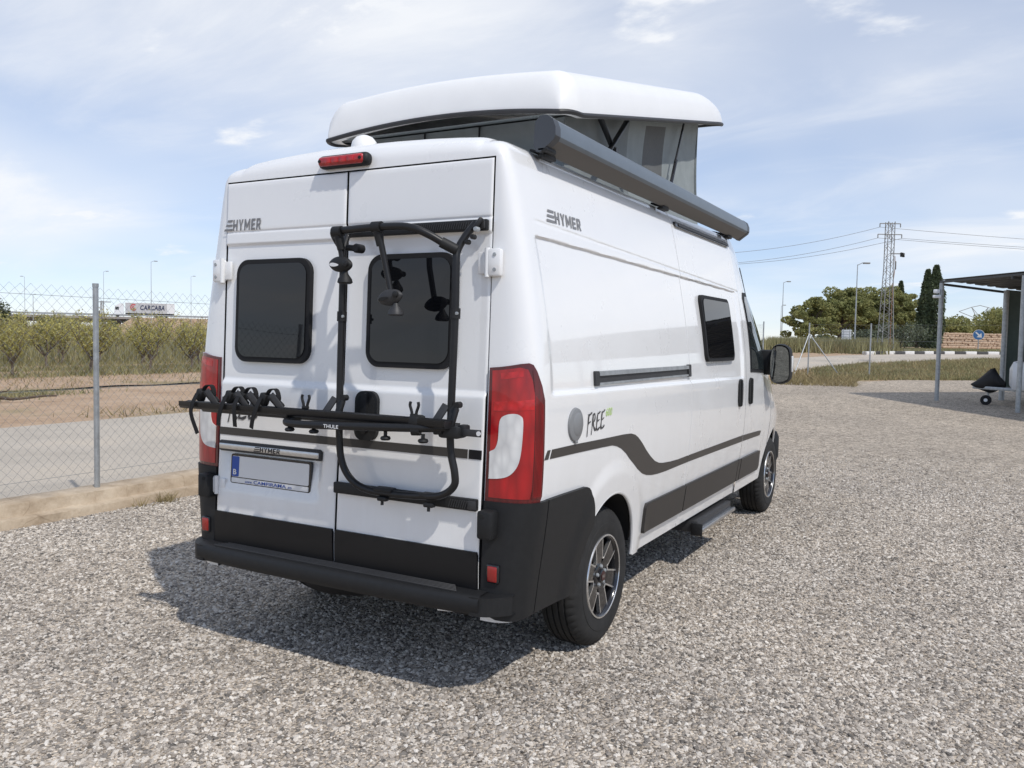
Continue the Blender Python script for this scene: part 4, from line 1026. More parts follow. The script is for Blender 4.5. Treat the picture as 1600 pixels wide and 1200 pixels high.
# canvas sides, slightly slack between roof and shell
for s in (1, -1):
    V = []; F = []; ny, nh = 96, 36
    for i in range(ny+1):
        y = canv_y(i/ny)
        for j in range(nh+1):
            f = j/nh; z = RB+(ctop(y)-RB)*f; bow = .030*math.sin(math.pi*f)*(.8+.2*math.sin(y*3.1))+.003*math.sin(y*17+f*5)*math.sin(math.pi*f)
            yy = y+.06*(1-f)*(i/ny)**6+(.05*math.sin(math.pi*f)*-(i/ny)**8); V.append((s*(.665-bow), yy, z))
    mi = []
    for i in range(ny):
        for j in range(nh):
            q = (i*(nh+1)+j, (i+1)*(nh+1)+j, (i+1)*(nh+1)+j+1, i*(nh+1)+j+1); F.append(q if s > 0 else q[::-1])
            y = canv_y((i+.5)/ny); mi.append(2 if 2.26 < y < 2.66 and 1 < j < nh-2 else (1 if y > 1.95 else 0))  # front part painted in the lit tone, rear part in the shaded one
    mb = MB(); mb.add(V, F); mb.m = mi; mb.build('canvas_side', [M_CANVAS, M_CANVASL, M_CANVASD], van)
V = []; F = []; nxx = 40
for i in range(nxx+1):
    x = -.665+1.33*i/nxx
    for j in range(7):
        f = j/6; V.append((x, 1.02+.02*math.sin(math.pi*f)+.006*math.sin(x*30)*math.sin(math.pi*f), RB+(ctop(1.02)-RB)*f))
for i in range(nxx):
    for j in range(6): F.append((i*7+j, (i+1)*7+j, (i+1)*7+j+1, i*7+j+1))
mb = MB(); mb.add(V, F); cr_ = mb.build('canvas_rear', M_CANVAS, van)
for x in (-.25, .12):
    mb = MB(); mb.tube([(x, 1.005, RB), (x+.02, 1.0, RB+.08), (x+.02, 1.01, ctop(1.0))], .006, 6); mb.build('canvas_strap', M_RUB, cr_)
V = []; F = []
for i in range(nxx+1):
    x = -.665+1.33*i/nxx
    for j in range(13):
        f = j/12; V.append((x, 3.46-.06*f-.05*math.sin(math.pi*f)+.008*math.sin(x*21)*math.sin(math.pi*f), RB+(ctop(3.40)-RB)*f))
for i in range(nxx):
    for j in range(12): F.append((i*13+j, i*13+j+1, (i+1)*13+j+1, (i+1)*13+j))
mb = MB(); mb.add(V, F); mb.build('canvas_front', M_CANVASL, van)
for s in (1, -1):
    mb = MB(); mb.bar((s*.70, 1.40, ctop(1.40)), (s*.70, 1.86, 2.56), .012, .034, .004, up=(1, 0, 0)); mb.bar((s*.715, 1.80, ctop(1.80)), (s*.715, 1.34, 2.55), .012, .034, .004, up=(1, 0, 0)); mb.tube([(s*.69, 1.60, 2.71), (s*.73, 1.60, 2.71)], .02, 10)
    mb.build('scissor_strut', mat('dark_steel', (.04, .042, .046), .35, metal=.6), van)
    mb = MB(); mb.tube([(s*.705, 2.92, ctop(2.92)), (s*.705, 2.74, 2.86)], .008, 8); mb.tube([(s*.705, 2.76, 2.88), (s*.705, 2.58, 2.54)], .013, 8); mb.build('gas_strut', M_GLOSSB, van)
# ================================================================== bicycle rack on the right rear door
rack = thing('bike_rack', 'black tubular bicycle rack mounted on the rear doors of the camper van', 'bike rack')
def RP(x, z, off): return Vector((x, yrear(z)-off, z))
# clamped rails
mb = MB(); mb.bar(RP(.012, 2.080, .024), RP(.786, 2.080, .024), .024, .048, .006)
ra = mb.build('upper_rail', M_PLAST, rack)
for k in range(30):
    x = .40+.0118*k; mb = MB(); mb.box(RP(x, 2.080, .037), (.0045, .006, .030), 0, rot=Matrix.Rotation(R(18), 3, 'Y')); mb.build('rail_rib', M_PLASTG, ra)
mb = MB(); mb.box(RP(.755, 2.080, .040), (.05, .012, .034), .004); mb.build('rail_clamp', M_PLASTG, ra)
mb = MB(); mb.bar(RP(.005, .886, .040), RP(.790, .886, .040), .026, .052, .006); rb = mb.build('lower_rail', M_PLAST, rack)
for k in range(10):
    x = .66+.0118*k; mb = MB(); mb.box(RP(x, .886, .055), (.0045, .006, .034), 0, rot=Matrix.Rotation(R(18), 3, 'Y')); mb.build('rail_rib', M_PLASTG, rb)
mb = MB(); mb.box(RP(.772, .886, .056), (.04, .012, .038), .004); mb.build('rail_clamp', M_PLASTG, rb)
# main frame: two uprights joined below by a bend
FR = 0.0165
U_ = cr_spline([RP(.083, 2.00, .12), RP(.084, 1.67, .12), RP(.087, 1.30, .12), RP(.094, 1.10, .12), RP(.118, 1.0, .115), RP(.17, .935, .105), RP(.25, .905, .095), RP(.38, .900, .092), RP(.54, .908, .095), RP(.650, .925, .105), RP(.715, .972, .113), RP(.720, 1.03, .118), RP(.697, 1.13, .12), RP(.693, 1.30, .12), RP(.697, 1.70, .12), RP(.693, 1.90, .12), RP(.692, 1.965, .11), RP(.715, 2.03, .085), RP(.748, 2.085, .060)], 7)
mb = MB(); mb.tube(U_, FR, 14); mb.build('frame_tube', M_TUBE, rack)
T_ = cr_spline([RP(.085, 1.985, .125), RP(.062, 2.035, .150), RP(.100, 2.060, .205), RP(.20, 2.062, .222), RP(.40, 2.066, .222), RP(.52, 2.058, .215), RP(.60, 2.025, .185), RP(.660, 1.985, .145), RP(.694, 1.968, .122)], 8)
mb = MB(); mb.tube(T_, FR, 14); mb.build('top_tube', M_TUBE, rack)
mb = MB(); mb.tube([RP(.083, 1.99, .12), RP(.07, 2.05, .085), RP(.05, 2.085, .055)], .014, 10); mb.build('hook', M_TUBE, rack)
mb = MB(); mb.bar(RP(.742, 2.055, .075), RP(.770, 2.105, .052), .034, .020, .005); hk = mb.build('hook', M_TUBE, rack)
for x, z, o in ((.765, 2.055, .08), (.756, 2.022, .09), (.735, 2.0, .10)):
    mb = MB(); mb.lathe([(0, -.016), (.009, -.015), (.011, -.008), (.011, .01)], RP(x, z, o), 'y', 12); mb.build('bolt', M_GALV if z > 2.03 else M_TUBE, hk)
mb = MB(); mb.tube([RP(.640, 1.998, .158), RP(.694, 1.966, .121)], .023, 12); mb.build('tube_joint', M_PLAST, rack)
for x, z, in ((.085, 1.685), (.697, 1.700)):
    mb = MB(); mb.tube([RP(x, z-.022, .12), RP(x, z+.022, .12)], .0225, 14); cl_ = mb.build('collar', M_PLAST, rack)
    mb = MB(); mb.lathe([(0, -.004), (.007, -.003), (.007, .004)], RP(x+.018, z, .136), 'y', 10); mb.build('collar_screw', M_GALV, cl_)
for x in (.335, .585):
    mb = MB(); mb.box(RP(x, .914, .088), (.10, .05, .022), .008); mb.box(RP(x, .875, .10), (.05, .03, .02), .006); mb.tube([RP(x, .875, .105), RP(x, .848, .105)], .007, 8); mb.build('lower_clamp', M_PLAST, rack)
# wheel trays (front and rear channel), folded support arm
def tray(x0, x1, z, off, rr):
    mb = MB(); P = [(-.022, .010), (-.030, .016), (-.030, -.006), (-.018, -.020), (.018, -.020), (.030, -.006), (.030, .016), (.022, .010)]
    n = len(P); vs = []; xs2 = list(np.linspace(x0+.02, x1, 12)); first = [RP(x0, z, off)+Vector((0, a*.4, b*.4)) for a, b in P]
    vs += first
    for x in xs2: vs += [RP(x, z, off)+Vector((0, a, b)) for a, b in P]
    m_ = len(xs2)+1
    mb.add(vs, [(i*n+k, i*n+(k+1) % n, (i+1)*n+(k+1) % n, (i+1)*n+k) for i in range(m_-1) for k in range(n)]+[tuple(range(n))[::-1], tuple((m_-1)*n+k for k in range(n))])
    return mb.build('wheel_tray', M_TUBE, rack, sharp=50)
tr1 = tray(-.868, .735, 1.243, .205, .02); tr2 = tray(-.800, .725, 1.222, .125, .02)
mb = MB(); mb.box(RP(.58, 1.246, .205), (.05, .068, .05), .012); mb.build('tray_end_cap', M_PLAST, tr1)
A_ = cr_spline([RP(-.10, 1.222, .17), RP(-.135, 1.205, .215), RP(-.10, 1.196, .240), RP(.05, 1.198, .245), RP(.35, 1.210, .245), RP(.55, 1.218, .235), RP(.68, 1.222, .19), RP(.72, 1.222, .14)], 7)
mb = MB(); mb.tube(A_, .018, 14); arm = mb.build('support_arm', M_TUBE, rack)
mb = MB(); lay_text(mb, 'THULE', .120, .205, 1.192, 1.208, lambda x, z, o: RP(x, z, .2642), 0, size=1, bold=.02); mb.build('arm_lettering', M_WHITEP, arm)
for x, o in ((-.105, .235), (.035, .23), (.440, .235), (.62, .215)):
    mb = MB(); mb.tube([RP(x, 1.195, o), RP(x, 1.165, o)], .008, 8); mb.lathe([(0, -.048), (.018, -.047), (.023, -.040), (.020, -.032), (.008, -.028)], RP(x, 1.205, o), 'z', 14); mb.build('knob', M_PLAST, rack)
for x, z, o in ((.57, 1.210, .225), (.655, 1.216, .185)):
    mb = MB(); mb.tube([RP(x, z, o), RP(x+.035, z+.001, o-.01)], .024, 12); mb.build('arm_collar', M_PLAST, rack)
mb = MB(); mb.box(RP(.72, 1.205, .145), (.10, .08, .05), .012); mb.box(RP(.765, 1.212, .13), (.04, .05, .05), .01); mb.build('pivot_block', M_PLAST, rack)
mb = MB(); mb.bar(RP(.76, 1.207, .150), RP(.862, 1.207, .150), .006, .030, .002, up=(0, 0, 1)); lt = mb.build('latch_tab', M_PLASTG, rack)
mb = MB(); mb.lathe([(0, -.006), (.010, -.006), (.010, .0)], RP(.852, 1.207, .150), 'y', 14); mb.build('latch_hole', M_WHITEP, lt)
# bracket pairs where the platform folds
for x in (.086, .694):
    for s in (-1, 1):
        mb = MB(); mb.bar(RP(x+s*.026-.035*(s < 0), 1.225, .165), RP(x+s*.022, 1.315, .125), .010, .040, .004, up=(1, 0, 0)); mb.build('fold_bracket', M_PLASTG if s < 0 else M_PLAST, rack)
    mb = MB(); mb.bar(RP(x+.036, 1.225, .170), RP(x+.048, 1.305, .150), .020, .016, .004, up=(1, 0, 0)); mb.lathe([(0, -.02), (.014, -.02), (.014, .01)], RP(x+.046, 1.318, .135), 'y', 12); mb.build('fold_lever', M_PLAST, rack)
# fork-shaped strap holders standing on the tray
for x in (-.045, .560):
    mb = MB()
    for s in (-1, 1): mb.tube(cr_spline([RP(x+s*.008, 1.258, .20), RP(x+s*.013, 1.285, .20), RP(x+s*.022, 1.310, .20), RP(x+s*.019, 1.325, .20)], 4), .0065, 8); 
    mb.box(RP(x, 1.268, .20), (.034, .018, .014), .004); mb.build('strap_fork', M_PLAST, rack)
# ratchet wheel straps on the left half of the tray
def strap(x, k):
    mb = MB(); P = cr_spline([RP(x-.045, 1.262, .20), RP(x-.030, 1.300, .20), RP(x-.004, 1.337, .20), RP(x+.034, 1.340, .20), RP(x+.052, 1.305, .20), RP(x+.045, 1.270, .20)], 6)
    def ribbon(P, wd, th):
        n = len(P); vs = []
        for i in range(n):
            t_ = (P[min(i+1, n-1)]-P[max(i-1, 0)]).normalized(); nn = Vector((-t_.z, 0, t_.x)); 
            if nn.length < 1e-3: nn = Vector((1, 0, 0))
            nn.normalize()
            vs += [P[i]+nn*th+Vector((0, -wd, 0)), P[i]+nn*th+Vector((0, wd, 0)), P[i]-nn*th+Vector((0, wd, 0)), P[i]-nn*th+Vector((0, -wd, 0))]
        mb.add(vs, [(i*4+q, i*4+(q+1) % 4, i*4+4+(q+1) % 4, i*4+4+q) for i in range(n-1) for q in range(4)]+[(3, 2, 1, 0), tuple((n-1)*4+q for q in range(4))])
    ribbon(P, .013, .0022)
    st = mb.build('wheel_strap', M_RUB, rack)
    mb = MB(); mb.box(RP(x-.040, 1.292, .20), (.042, .040, .058), .008, rot=Matrix.Rotation(R(24), 3, 'Y')); mb.box(RP(x+.036, 1.285, .20), (.088, .038, .028), .008, rot=Matrix.Rotation(R(38), 3, 'Y')); mb.build('ratchet_buckle', M_PLAST, st)
    mb = MB(); mb.box(RP(x+.062, 1.285, .222), (.10, .008, .030), .003, rot=Matrix.Rotation(R(44), 3, 'Y')); mb.build('buckle_lever', M_PLASTG, st)
    mb = MB(); d_ = rnd.uniform(-.02, .02); P = cr_spline([RP(x-.038, 1.300, .226), RP(x-.044, 1.255, .245), RP(x-.050+d_, 1.20, .243), RP(x-.056+d_*1.6+(.05 if k == 0 else 0), (1.105 if k == 0 else 1.155), .235)], 6)
    ribbon(P, .002, .0115); mb.build('strap_tail', M_RUB, st)
for k, x in enumerate((-.690, -.488, -.405, -.262)): strap(x, k)
# frame holders: ratchet clamp jaws on arms
def clamp(name_pts, head, ang, big):
    mb = MB(); mb.tube(name_pts, .0135, 12); ar = mb.build('frame_holder_arm', M_TUBE, rack)
    M = Matrix.Rotation(R(ang), 3, 'Y'); c = Vector(head)
    mb = MB(); n1, n2 = 16, 10; vs = []; fs = []
    for i in range(n1+1):
        u = i/n1; w_ = math.sin(math.pi*min(1, max(0, u)))**.62
        for j in range(n2):
            a = 2*math.pi*j/n2; vs.append(c+M @ Vector(((u-.5)*.135, math.cos(a)*.026*w_, math.sin(a)*.036*w_*(1 if u < .7 else 1.05))))
    for i in range(n1):
        for j in range(n2): fs.append((i*n2+j, (i+1)*n2+j, (i+1)*n2+(j+1) % n2, i*n2+(j+1) % n2))
    mb.add(vs, fs); mb.build('clamp_jaw', M_PLASTG if big else M_PLAST, ar)
    mb = MB(); vs = []; 
    for i in range(20):
        a = 2*math.pi*i/20; vs.append(c+M @ Vector((-.016+.026*math.cos(a), -.0272+.006*max(0, -math.cos(a))*0, .008*math.sin(a)*(1-.3*math.cos(a))-.004)))
    mb.add(vs, [tuple(range(20))], 0, False); mb.build('jaw_opening', M_DARK if big else M_WHITEP, ar)
    mb = MB(); mb.lathe([(0, -.034), (.006, -.034), (.013, -.031), (.014, -.02)], c+M @ Vector((.048, 0, .004)), 'y', 14); mb.build('jaw_pivot', M_PLAST, ar)
    mb = MB(); mb.lathe([(.010, .0), (.017, -.014), (.030, -.032), (.034, -.048), (.026, -.054), (0, -.055)], c+M @ Vector((.030, -.004, -.030)), 'z', 18); mb.build('clamp_knob', M_PLASTG if big else M_PLAST, ar)
clamp([RP(.135, 2.045, .215), RP(.137, 1.985, .205), RP(.150, 1.925, .20)], RP(.150, 1.912, .215), 4, False)
clamp([RP(.355, 2.05, .218), RP(.378, 1.93, .20), RP(.412, 1.795, .195)], RP(.418, 1.765, .205), -10, True)
clamp([RP(.110, 2.04, .20), RP(.16, 2.01, .10), RP(.185, 1.99, .07)], RP(.185, 1.985, .085), 20, False) if False else None
for x, z in ((.133, 2.052), (.350, 2.062)):
    mb = MB(); mb.tube([RP(x-.022, z+.004, .222), RP(x+.024, z+.004, .222)], .0245, 14); mb.tube([RP(x+.001, z-.01, .216), RP(x+.010, z-.075, .207)], [.022, .017], 12); mb.build('holder_clamp', M_PLAST, rack)
mb = MB(); mb.lathe([(0, -.03), (.016, -.03), (.021, -.02), (.02, .02), (.012, .03)], RP(.205, 1.985, .16), 'y', 14); mb.tube([RP(.15, 1.99, .18), RP(.205, 1.985, .16)], .014, 10); mb.build('holder_lock', M_PLAST, rack)
# ================================================================== surroundings
FW = math.radians
# surroundings placed from the camera position and yaw: b an image pixel column, distance d in metres
CAM_X, CAM_Y, CAM_YAW, FOCAL_PX = 2.622, -3.0645, -28.856, 1312.2
CAM_RX, CAM_RY = math.cos(R(CAM_YAW)), -math.sin(R(CAM_YAW))
def ray(b, d):
    a = R(CAM_YAW)+math.atan((b-800)/FOCAL_PX); return Vector((CAM_X+d*math.sin(a), CAM_Y+d*math.cos(a), 0))
def on_ground(v, dz=0.0): return Vector((v.x, v.y, gzf(v.x, v.y)+dz))
M_CONC = mat('old_concrete', (.42, .33, .235), .92, c2=(.54, .45, .34), vscale=2.6, bump=.9, bscale=24, detail=10)
M_BARK = mat('bark', (.10, .075, .055), .95, var=.3, vscale=6, bump=.6, bscale=18)
M_BARKG = mat('young_bark', (.16, .13, .10), .95, var=.3, vscale=10)
M_PINE = mat('pine_needles', (.19, .215, .08), .8, c2=(.38, .36, .14), vscale=.9, island=.4, subs=.4)
M_CYP = mat('cypress_green', (.065, .092, .046), .85, c2=(.115, .14, .068), vscale=1.2, island=.4, subs=.15)
M_OLIVE = mat('olive_leaves', (.085, .105, .060), .75, c2=(.14, .155, .095), vscale=1.5, island=.4, subs=.2)
M_LEAF = mat('orchard_leaves', (.33, .32, .11), .7, c2=(.52, .46, .15), vscale=1.1, island=.45, subs=.35)
M_LEAFD = mat('dark_leaves', (.065, .085, .04), .8, c2=(.105, .125, .055), vscale=1.1, island=.4, subs=.25)
M_WEED = mat('weed_green', (.22, .22, .10), .8, c2=(.36, .32, .17), vscale=.8, island=.4, subs=.3)
M_DRY = mat('dry_grass', (.26, .21, .10), .9, c2=(.36, .29, .16), vscale=.8, island=.35, subs=.25)
M_STONEW = mat('dry_stone', (.40, .27, .18), .95, c2=(.52, .40, .29), vscale=5, bump=.6, bscale=10, island=.25)
M_ROOFS = mat('grey_roof_sheet', (.075, .078, .078), .6, metal=.2, var=.15, vscale=2)
M_TARP = mat('green_shade_net', (.10, .135, .12), .9, c2=(.13, .165, .15), vscale=6)
M_ASPH = mat('kerb_black', (.07, .07, .07), .9, var=.2)
M_KWHITE = mat('kerb_white', (.72, .71, .69), .8, var=.06)
M_WPAINT = mat('white_body', (.76, .77, .78), .4, coat=.2)
M_COVER = mat('dark_cover', (.035, .038, .042), .7, bump=.5, bscale=9)
M_BLKC = mat('black_cover', (.008, .008, .009), .6, bump=.6, bscale=8)
M_STEELD = mat('weathered_steel', (.27, .27, .26), .6, metal=.3, var=.15, vscale=8)
M_RUST = mat('rusty_steel', (.28, .15, .09), .8, var=.2, vscale=8)
M_WIRE = mat('wire', (.30, .32, .33), .5, metal=.6)
M_TRUCKG = mat('trailer_grey', (.50, .50, .51), .6)
M_CRED = mat('logo_red', (.55, .10, .10), .6)
M_CBLUE = mat('sign_blue', (.05, .16, .36), .5)

# ---- low concrete kerb wall along the left side of the yard
kz = lambda x, y: gzf(x, y)
mb = MB(); prof = [(-4.03, -.03), (-4.035, .070), (-4.045, .082), (-4.115, .086), (-4.125, .090), (-4.140, .178), (-4.148, .187), (-4.40, .192), (-4.41, .187), (-4.42, -.03)]
ys_ = list(np.arange(-9, 30.2, .12)); vs = []; n = len(prof)
for y in ys_:
    for k, (x, z) in enumerate(prof):
        j = .004*math.sin(y*2.1+k)*math.sin(y*.7)+.003*math.sin(y*11.3+2*k)+rnd.uniform(-.0035, .0035); vs.append((x+j*(k in (1, 2, 3, 5, 6)), y, z+j*.8*(k not in (0, n-1))+kz(x, y)))
mb.add(vs, [(i*n+k, (i+1)*n+k, (i+1)*n+k+1, i*n+k+1) for i in range(len(ys_)-1) for k in range(n-1)])
t = M_CONC.node_tree; b = t.nodes['Principled BSDF']; src = b.inputs['Base Color'].links[0].from_socket
g = t.nodes.new('ShaderNodeNewGeometry'); pos = g.outputs['Position']
nd = t.nodes.new('ShaderNodeTexNoise'); nd.inputs['Scale'].default_value = 3.0; t.links.new(pos, nd.inputs['Vector'])
va = t.nodes.new('ShaderNodeMix'); va.data_type = 'RGBA'; va.blend_type = 'ADD'; va.inputs[0].default_value = .35; t.links.new(pos, va.inputs[6]); t.links.new(nd.outputs['Color'], va.inputs[7])
vc = t.nodes.new('ShaderNodeTexVoronoi'); vc.feature = 'DISTANCE_TO_EDGE'; vc.inputs['Scale'].default_value = 1.1; t.links.new(va.outputs[2], vc.inputs['Vector'])
ck = tramp(t, vc.outputs['Distance'], [(.0, (.72, .70, .67)), (.007, (1, 1, 1))]); c = tmix(t, 1.0, src, ck, 'MULTIPLY')
st = tramp(t, tnoise(t, pos, 4.5, 10, .72), [(.40, (1.08, 1.08, 1.08)), (.64, (.74, .70, .66))]); c = tmix(t, .9, c, st, 'MULTIPLY'); t.links.new(c, b.inputs['Base Color'])
tag(mb.build('concrete_kerb', M_CONC, sharp=50), 'low cracked beige concrete kerb wall under the wire fence', 'wall')

# ---- chain-link fence on the kerb
def post(mb, x, y, z0, h, r=.024):
    mb.tube([(x, y, z0-.05), (x, y, z0+h)], r, 14); mb.tube([(x, y, z0+h-.025), (x, y, z0+h+.008)], r*1.12, 14)
fence = thing('chain_link_fence', 'galvanised chain-link fence standing on the low concrete kerb', 'fence', (-4.27, 1.6, .2))
FX = -4.27; bx_ = Vector((-4.27, 1.6, .2))
def fbuild(mb, name, m, par, base, **kw):
    mb.v = [tuple(Vector(q)-base) for q in mb.v]; return mb.build(name, m, par, **kw)
for y in (-4.28, -1.28, 1.72, 4.72, 7.72, 10.6, 13.6, 16.6, 19.6, 22.6, 25.6, 28.6):
    mb = MB(); post(mb, FX, y, .21+kz(FX, y), 1.80); fbuild(mb, 'post', M_GALV, fence, bx_)
def mesh_wires(p0, p1, z0f, h, wdt, hgt, r):
    """zig-zag wires of a chain-link mesh between two points"""
    p0, p1 = Vector(p0), Vector(p1); d = (p1-p0); Ln = d.length; e = d/Ln; nrm = Vector((-e.y, e.x, 0)); V = []; F = []
    nw = int(Ln/(wdt/2)); ns = int(h/(hgt/2)); s3 = [(math.cos(a), math.sin(a)) for a in (0, 2.094, 4.189)]
    for i in range(nw):
        u0 = i*wdt/2; kbase = len(V)
        for k in range(ns+1):
            u = u0+(wdt/2 if ((k+i) % 2) else 0); c = p0+e*u; z = z0f(c.x, c.y)+k*hgt/2+.004*math.sin(i*1.7+k)
            sag = .006*math.sin(u*2.3)*math.sin(k*.4)
            for ca, sa in s3: V.append((c.x+nrm.x*(ca*r+sag)+e.x*sa*r, c.y+nrm.y*(ca*r+sag)+e.y*sa*r, z))
        for k in range(ns):
            for j in range(3): F.append((kbase+k*3+j, kbase+k*3+(j+1) % 3, kbase+k*3+3+(j+1) % 3, kbase+k*3+3+j))
    return np.array(V), np.array(F)
V, F = mesh_wires((FX, -4.4, 0), (FX, 12.0, 0), lambda x, y: .225+kz(x, y), 1.78, .090, .090, .0015)
o = np_mesh('wire_mesh', V-np.array(bx_), F, M_WIRE, fence); o['kind'] = 'stuff'
V, F = mesh_wires((FX, 12.0, 0), (FX, 28.6, 0), lambda x, y: .225+kz(x, y), 1.78, .17, .17, .0014)
o = np_mesh('wire_mesh', V-np.array(bx_), F, M_WIRE, fence); o['kind'] = 'stuff'
for z in (.30, 1.05, 1.86):
    mb = MB(); mb.tube([(FX, y, z+.03+kz(FX, y)) for y in np.arange(-4.4, 28.7, 1.5)], .0018, 5); fbuild(mb, 'line_wire', M_WIRE, fence, bx_)
# ---- fence along the front of the yard, by the road
P1, P2 = ray(1262, 34.2), ray(1358, 33.4); P3 = ray(1463, 34.8)+Vector((0, 0, 0)); b0 = on_ground(P1)
ff = thing('chain_link_fence', 'thin wire fence between the dirt verge and the side road, with a braced corner post', 'fence', b0)
for p in (P1, P2, P3, P3+(P3-P2)):
    mb = MB(); q = on_ground(p); post(mb, q.x, q.y, q.z, 1.95, .026); fbuild(mb, 'post', M_GALV, ff, b0)
q = on_ground(P1)
for d in (Vector((-.30, -1.2, 0)), Vector((1.1, .12, 0))):
    e = on_ground(q+d); mb = MB(); mb.tube([q+Vector((0, 0, 1.55)), e], .020, 10); fbuild(mb, 'brace', M_GALV, ff, b0)
for z in (.1, .7, 1.3, 1.9):
    mb = MB(); mb.tube([on_ground(p, z) for p in (P1, P2, P3, P3+(P3-P2))], .0022, 5); fbuild(mb, 'line_wire', M_WIRE, ff, b0)
V, F = mesh_wires(P1, P3, lambda x, y: .02+kz(x, y), 1.9, .16, .16, .0013); o = np_mesh('wire_mesh', V-np.array(b0), F, M_WIRE, ff); o['kind'] = 'stuff'

# ---- vegetation helpers
def quads(C, S, rs, flat=0.0, asp=1.0):
    """leaf-sized faces at centres C (n,3), size S (n,)"""
    n = len(C); a = rs.normal(size=(n, 3)); a[:, 2] *= (1-flat*.6); a /= np.linalg.norm(a, axis=1)[:, None]
    b = np.cross(a, rs.normal(size=(n, 3))); b /= np.linalg.norm(b, axis=1)[:, None]
    a = a*(S*asp)[:, None]; b = b*S[:, None]; V = np.stack([C-a-b*.4, C+a*.1-b*.6, C+a+b*.2, C-a*.1+b*.7], 1).reshape(-1, 3)
    return V, np.arange(4*n).reshape(n, 4)
def limb(mb, a, b, r0, r1, n=7, wob=.08, rs=None):
    a, b = Vector(a), Vector(b); P = []; L_ = (b-a).length
    for i in range(n):
        t = i/(n-1); q = a.lerp(b, t); w_ = wob*L_*math.sin(math.pi*t); P.append(q+Vector((rs.uniform(-w_, w_), rs.uniform(-w_, w_), rs.uniform(-w_, w_)*.5)))
    P = cr_spline(P, 2); m = len(P); mb.tube(P, [r0+(r1-r0)*i/(m-1) for i in range(m)], 7); return P
def tree_thing(name, label, cat, loc, group=None): return thing(name, label, cat, loc, 0, group)

def umbrella_pine(base, H, crown_r, crown_h, seed, lean, label, trunk_r=.22, n_clump=46, low=0.0):
    rs = np.random.RandomState(seed); t = tree_thing('pine_tree', label, 'tree', base); mb = MB(); r2 = random.Random(seed)
    top = Vector((lean[0], lean[1], H-crown_h*.75)); P = limb(mb, (0, 0, -.2), top, trunk_r, trunk_r*.55, 7, .04, r2)
    cl = []
    for k in range(n_clump):
        a = rs.uniform(0, 6.283); rr = crown_r*math.sqrt(rs.uniform(.02, 1)); h = math.sqrt(max(0, 1-(rr/crown_r)**2))
        z = H-crown_h+crown_h*(.25+.70*h*rs.uniform(.45, 1.0))-low*crown_h*(rr/crown_r)*rs.uniform(0, 1)
        cl.append((top.x+rr*math.cos(a), top.y+rr*math.sin(a), z, crown_r*rs.uniform(.17, .30)))
    for k in range(9):
        c = cl[r2.randrange(len(cl))]; s_ = P[r2.randrange(int(len(P)*.55), len(P))]; limb(mb, s_, (c[0], c[1], c[2]), trunk_r*.38, .03, 6, .1, r2)
    mb.build('trunk', M_BARK, t)
    C = []; S = []
    for (x, y, z, r_) in cl:
        n = int(330*(r_/1.2)**1.2)+90; u = rs.normal(size=(n, 3)); u /= np.linalg.norm(u, axis=1)[:, None]; rad = r_*rs.uniform(.45, 1.05, n)**.5
        C.append(np.array([x, y, z])+u*rad[:, None]*np.array([1, 1, .62])); S.append(rs.uniform(.06, .15, n))
    V, F = quads(np.concatenate(C), np.concatenate(S), rs); np_mesh('crown', V, F, M_PINE, t); return t
def cypress(base, H, r, seed, label):
    rs = np.random.RandomState(seed); t = tree_thing('cypress_tree', label, 'tree', base); mb = MB(); limb(mb, (0, 0, -.2), (0, 0, H*.8), .14, .03, 6, .01, random.Random(seed)); mb.build('trunk', M_BARK, t)
    n = 9000; u = rs.uniform(0, 1, n)**.85; a = rs.uniform(0, 6.283, n)
    lump = 1+.16*np.sin(a*3+u*11)+.10*np.sin(a*5-u*23+seed); prof = np.clip(np.sin(np.pi*np.clip(u*.88+.07, 0, 1))**.55, .02, None)*(1-.55*u**2.4)
    rad = r*prof*lump*rs.uniform(.55, 1.04, n)**.6
    C = np.stack([rad*np.cos(a), rad*np.sin(a), .25+u*(H-.25)], -1); V, F = quads(C, rs.uniform(.035, .10, n), rs, 0, 1.6); np_mesh('crown', V, F, M_CYP, t); return t
def bush(name, base, rx, h, seed, m, label, n=2600, s=(.04, .09), cat='shrub', group=None):
    rs = np.random.RandomState(seed); t = tree_thing(name, label, cat, base, group); mb = MB(); r2 = random.Random(seed)
    for k in range(5): limb(mb, (0, 0, -.1), (r2.uniform(-.5, .5)*rx, r2.uniform(-.5, .5)*rx, h*.75), .05, .015, 5, .1, r2)
    mb.build('stem', M_BARK, t); C = []
    for k in range(14):
        c = np.array([rs.uniform(-.7, .7)*rx, rs.uniform(-.7, .7)*rx, h*rs.uniform(.30, .78)]); u = rs.normal(size=(n//14, 3)); u /= np.linalg.norm(u, axis=1)[:, None]
        C.append(c+u*(rs.uniform(.4, 1, n//14)**.5)[:, None]*np.array([rx*.42, rx*.42, h*.27]))
    C = np.concatenate(C); V, F = quads(C, rs.uniform(*s, len(C)), rs); np_mesh('foliage', V, F, m, t); return t
def blades(name, pts, hmin, hmax, wd, m, label, seed=1, lean=.5):
    rs = np.random.RandomState(seed); n = len(pts); a = rs.uniform(0, 6.283, n); h = rs.uniform(hmin, hmax, n); d = np.stack([np.cos(a), np.sin(a), np.zeros(n)], -1)*wd
    tip = pts+np.stack([rs.normal(0, lean, n)*h, rs.normal(0, lean, n)*h, h], -1)
    V = np.stack([pts-d, pts+d, tip], 1).reshape(-1, 3); return tag(np_mesh(name, V, np.arange(3*n).reshape(n, 3), m), label, None, None, 'stuff')
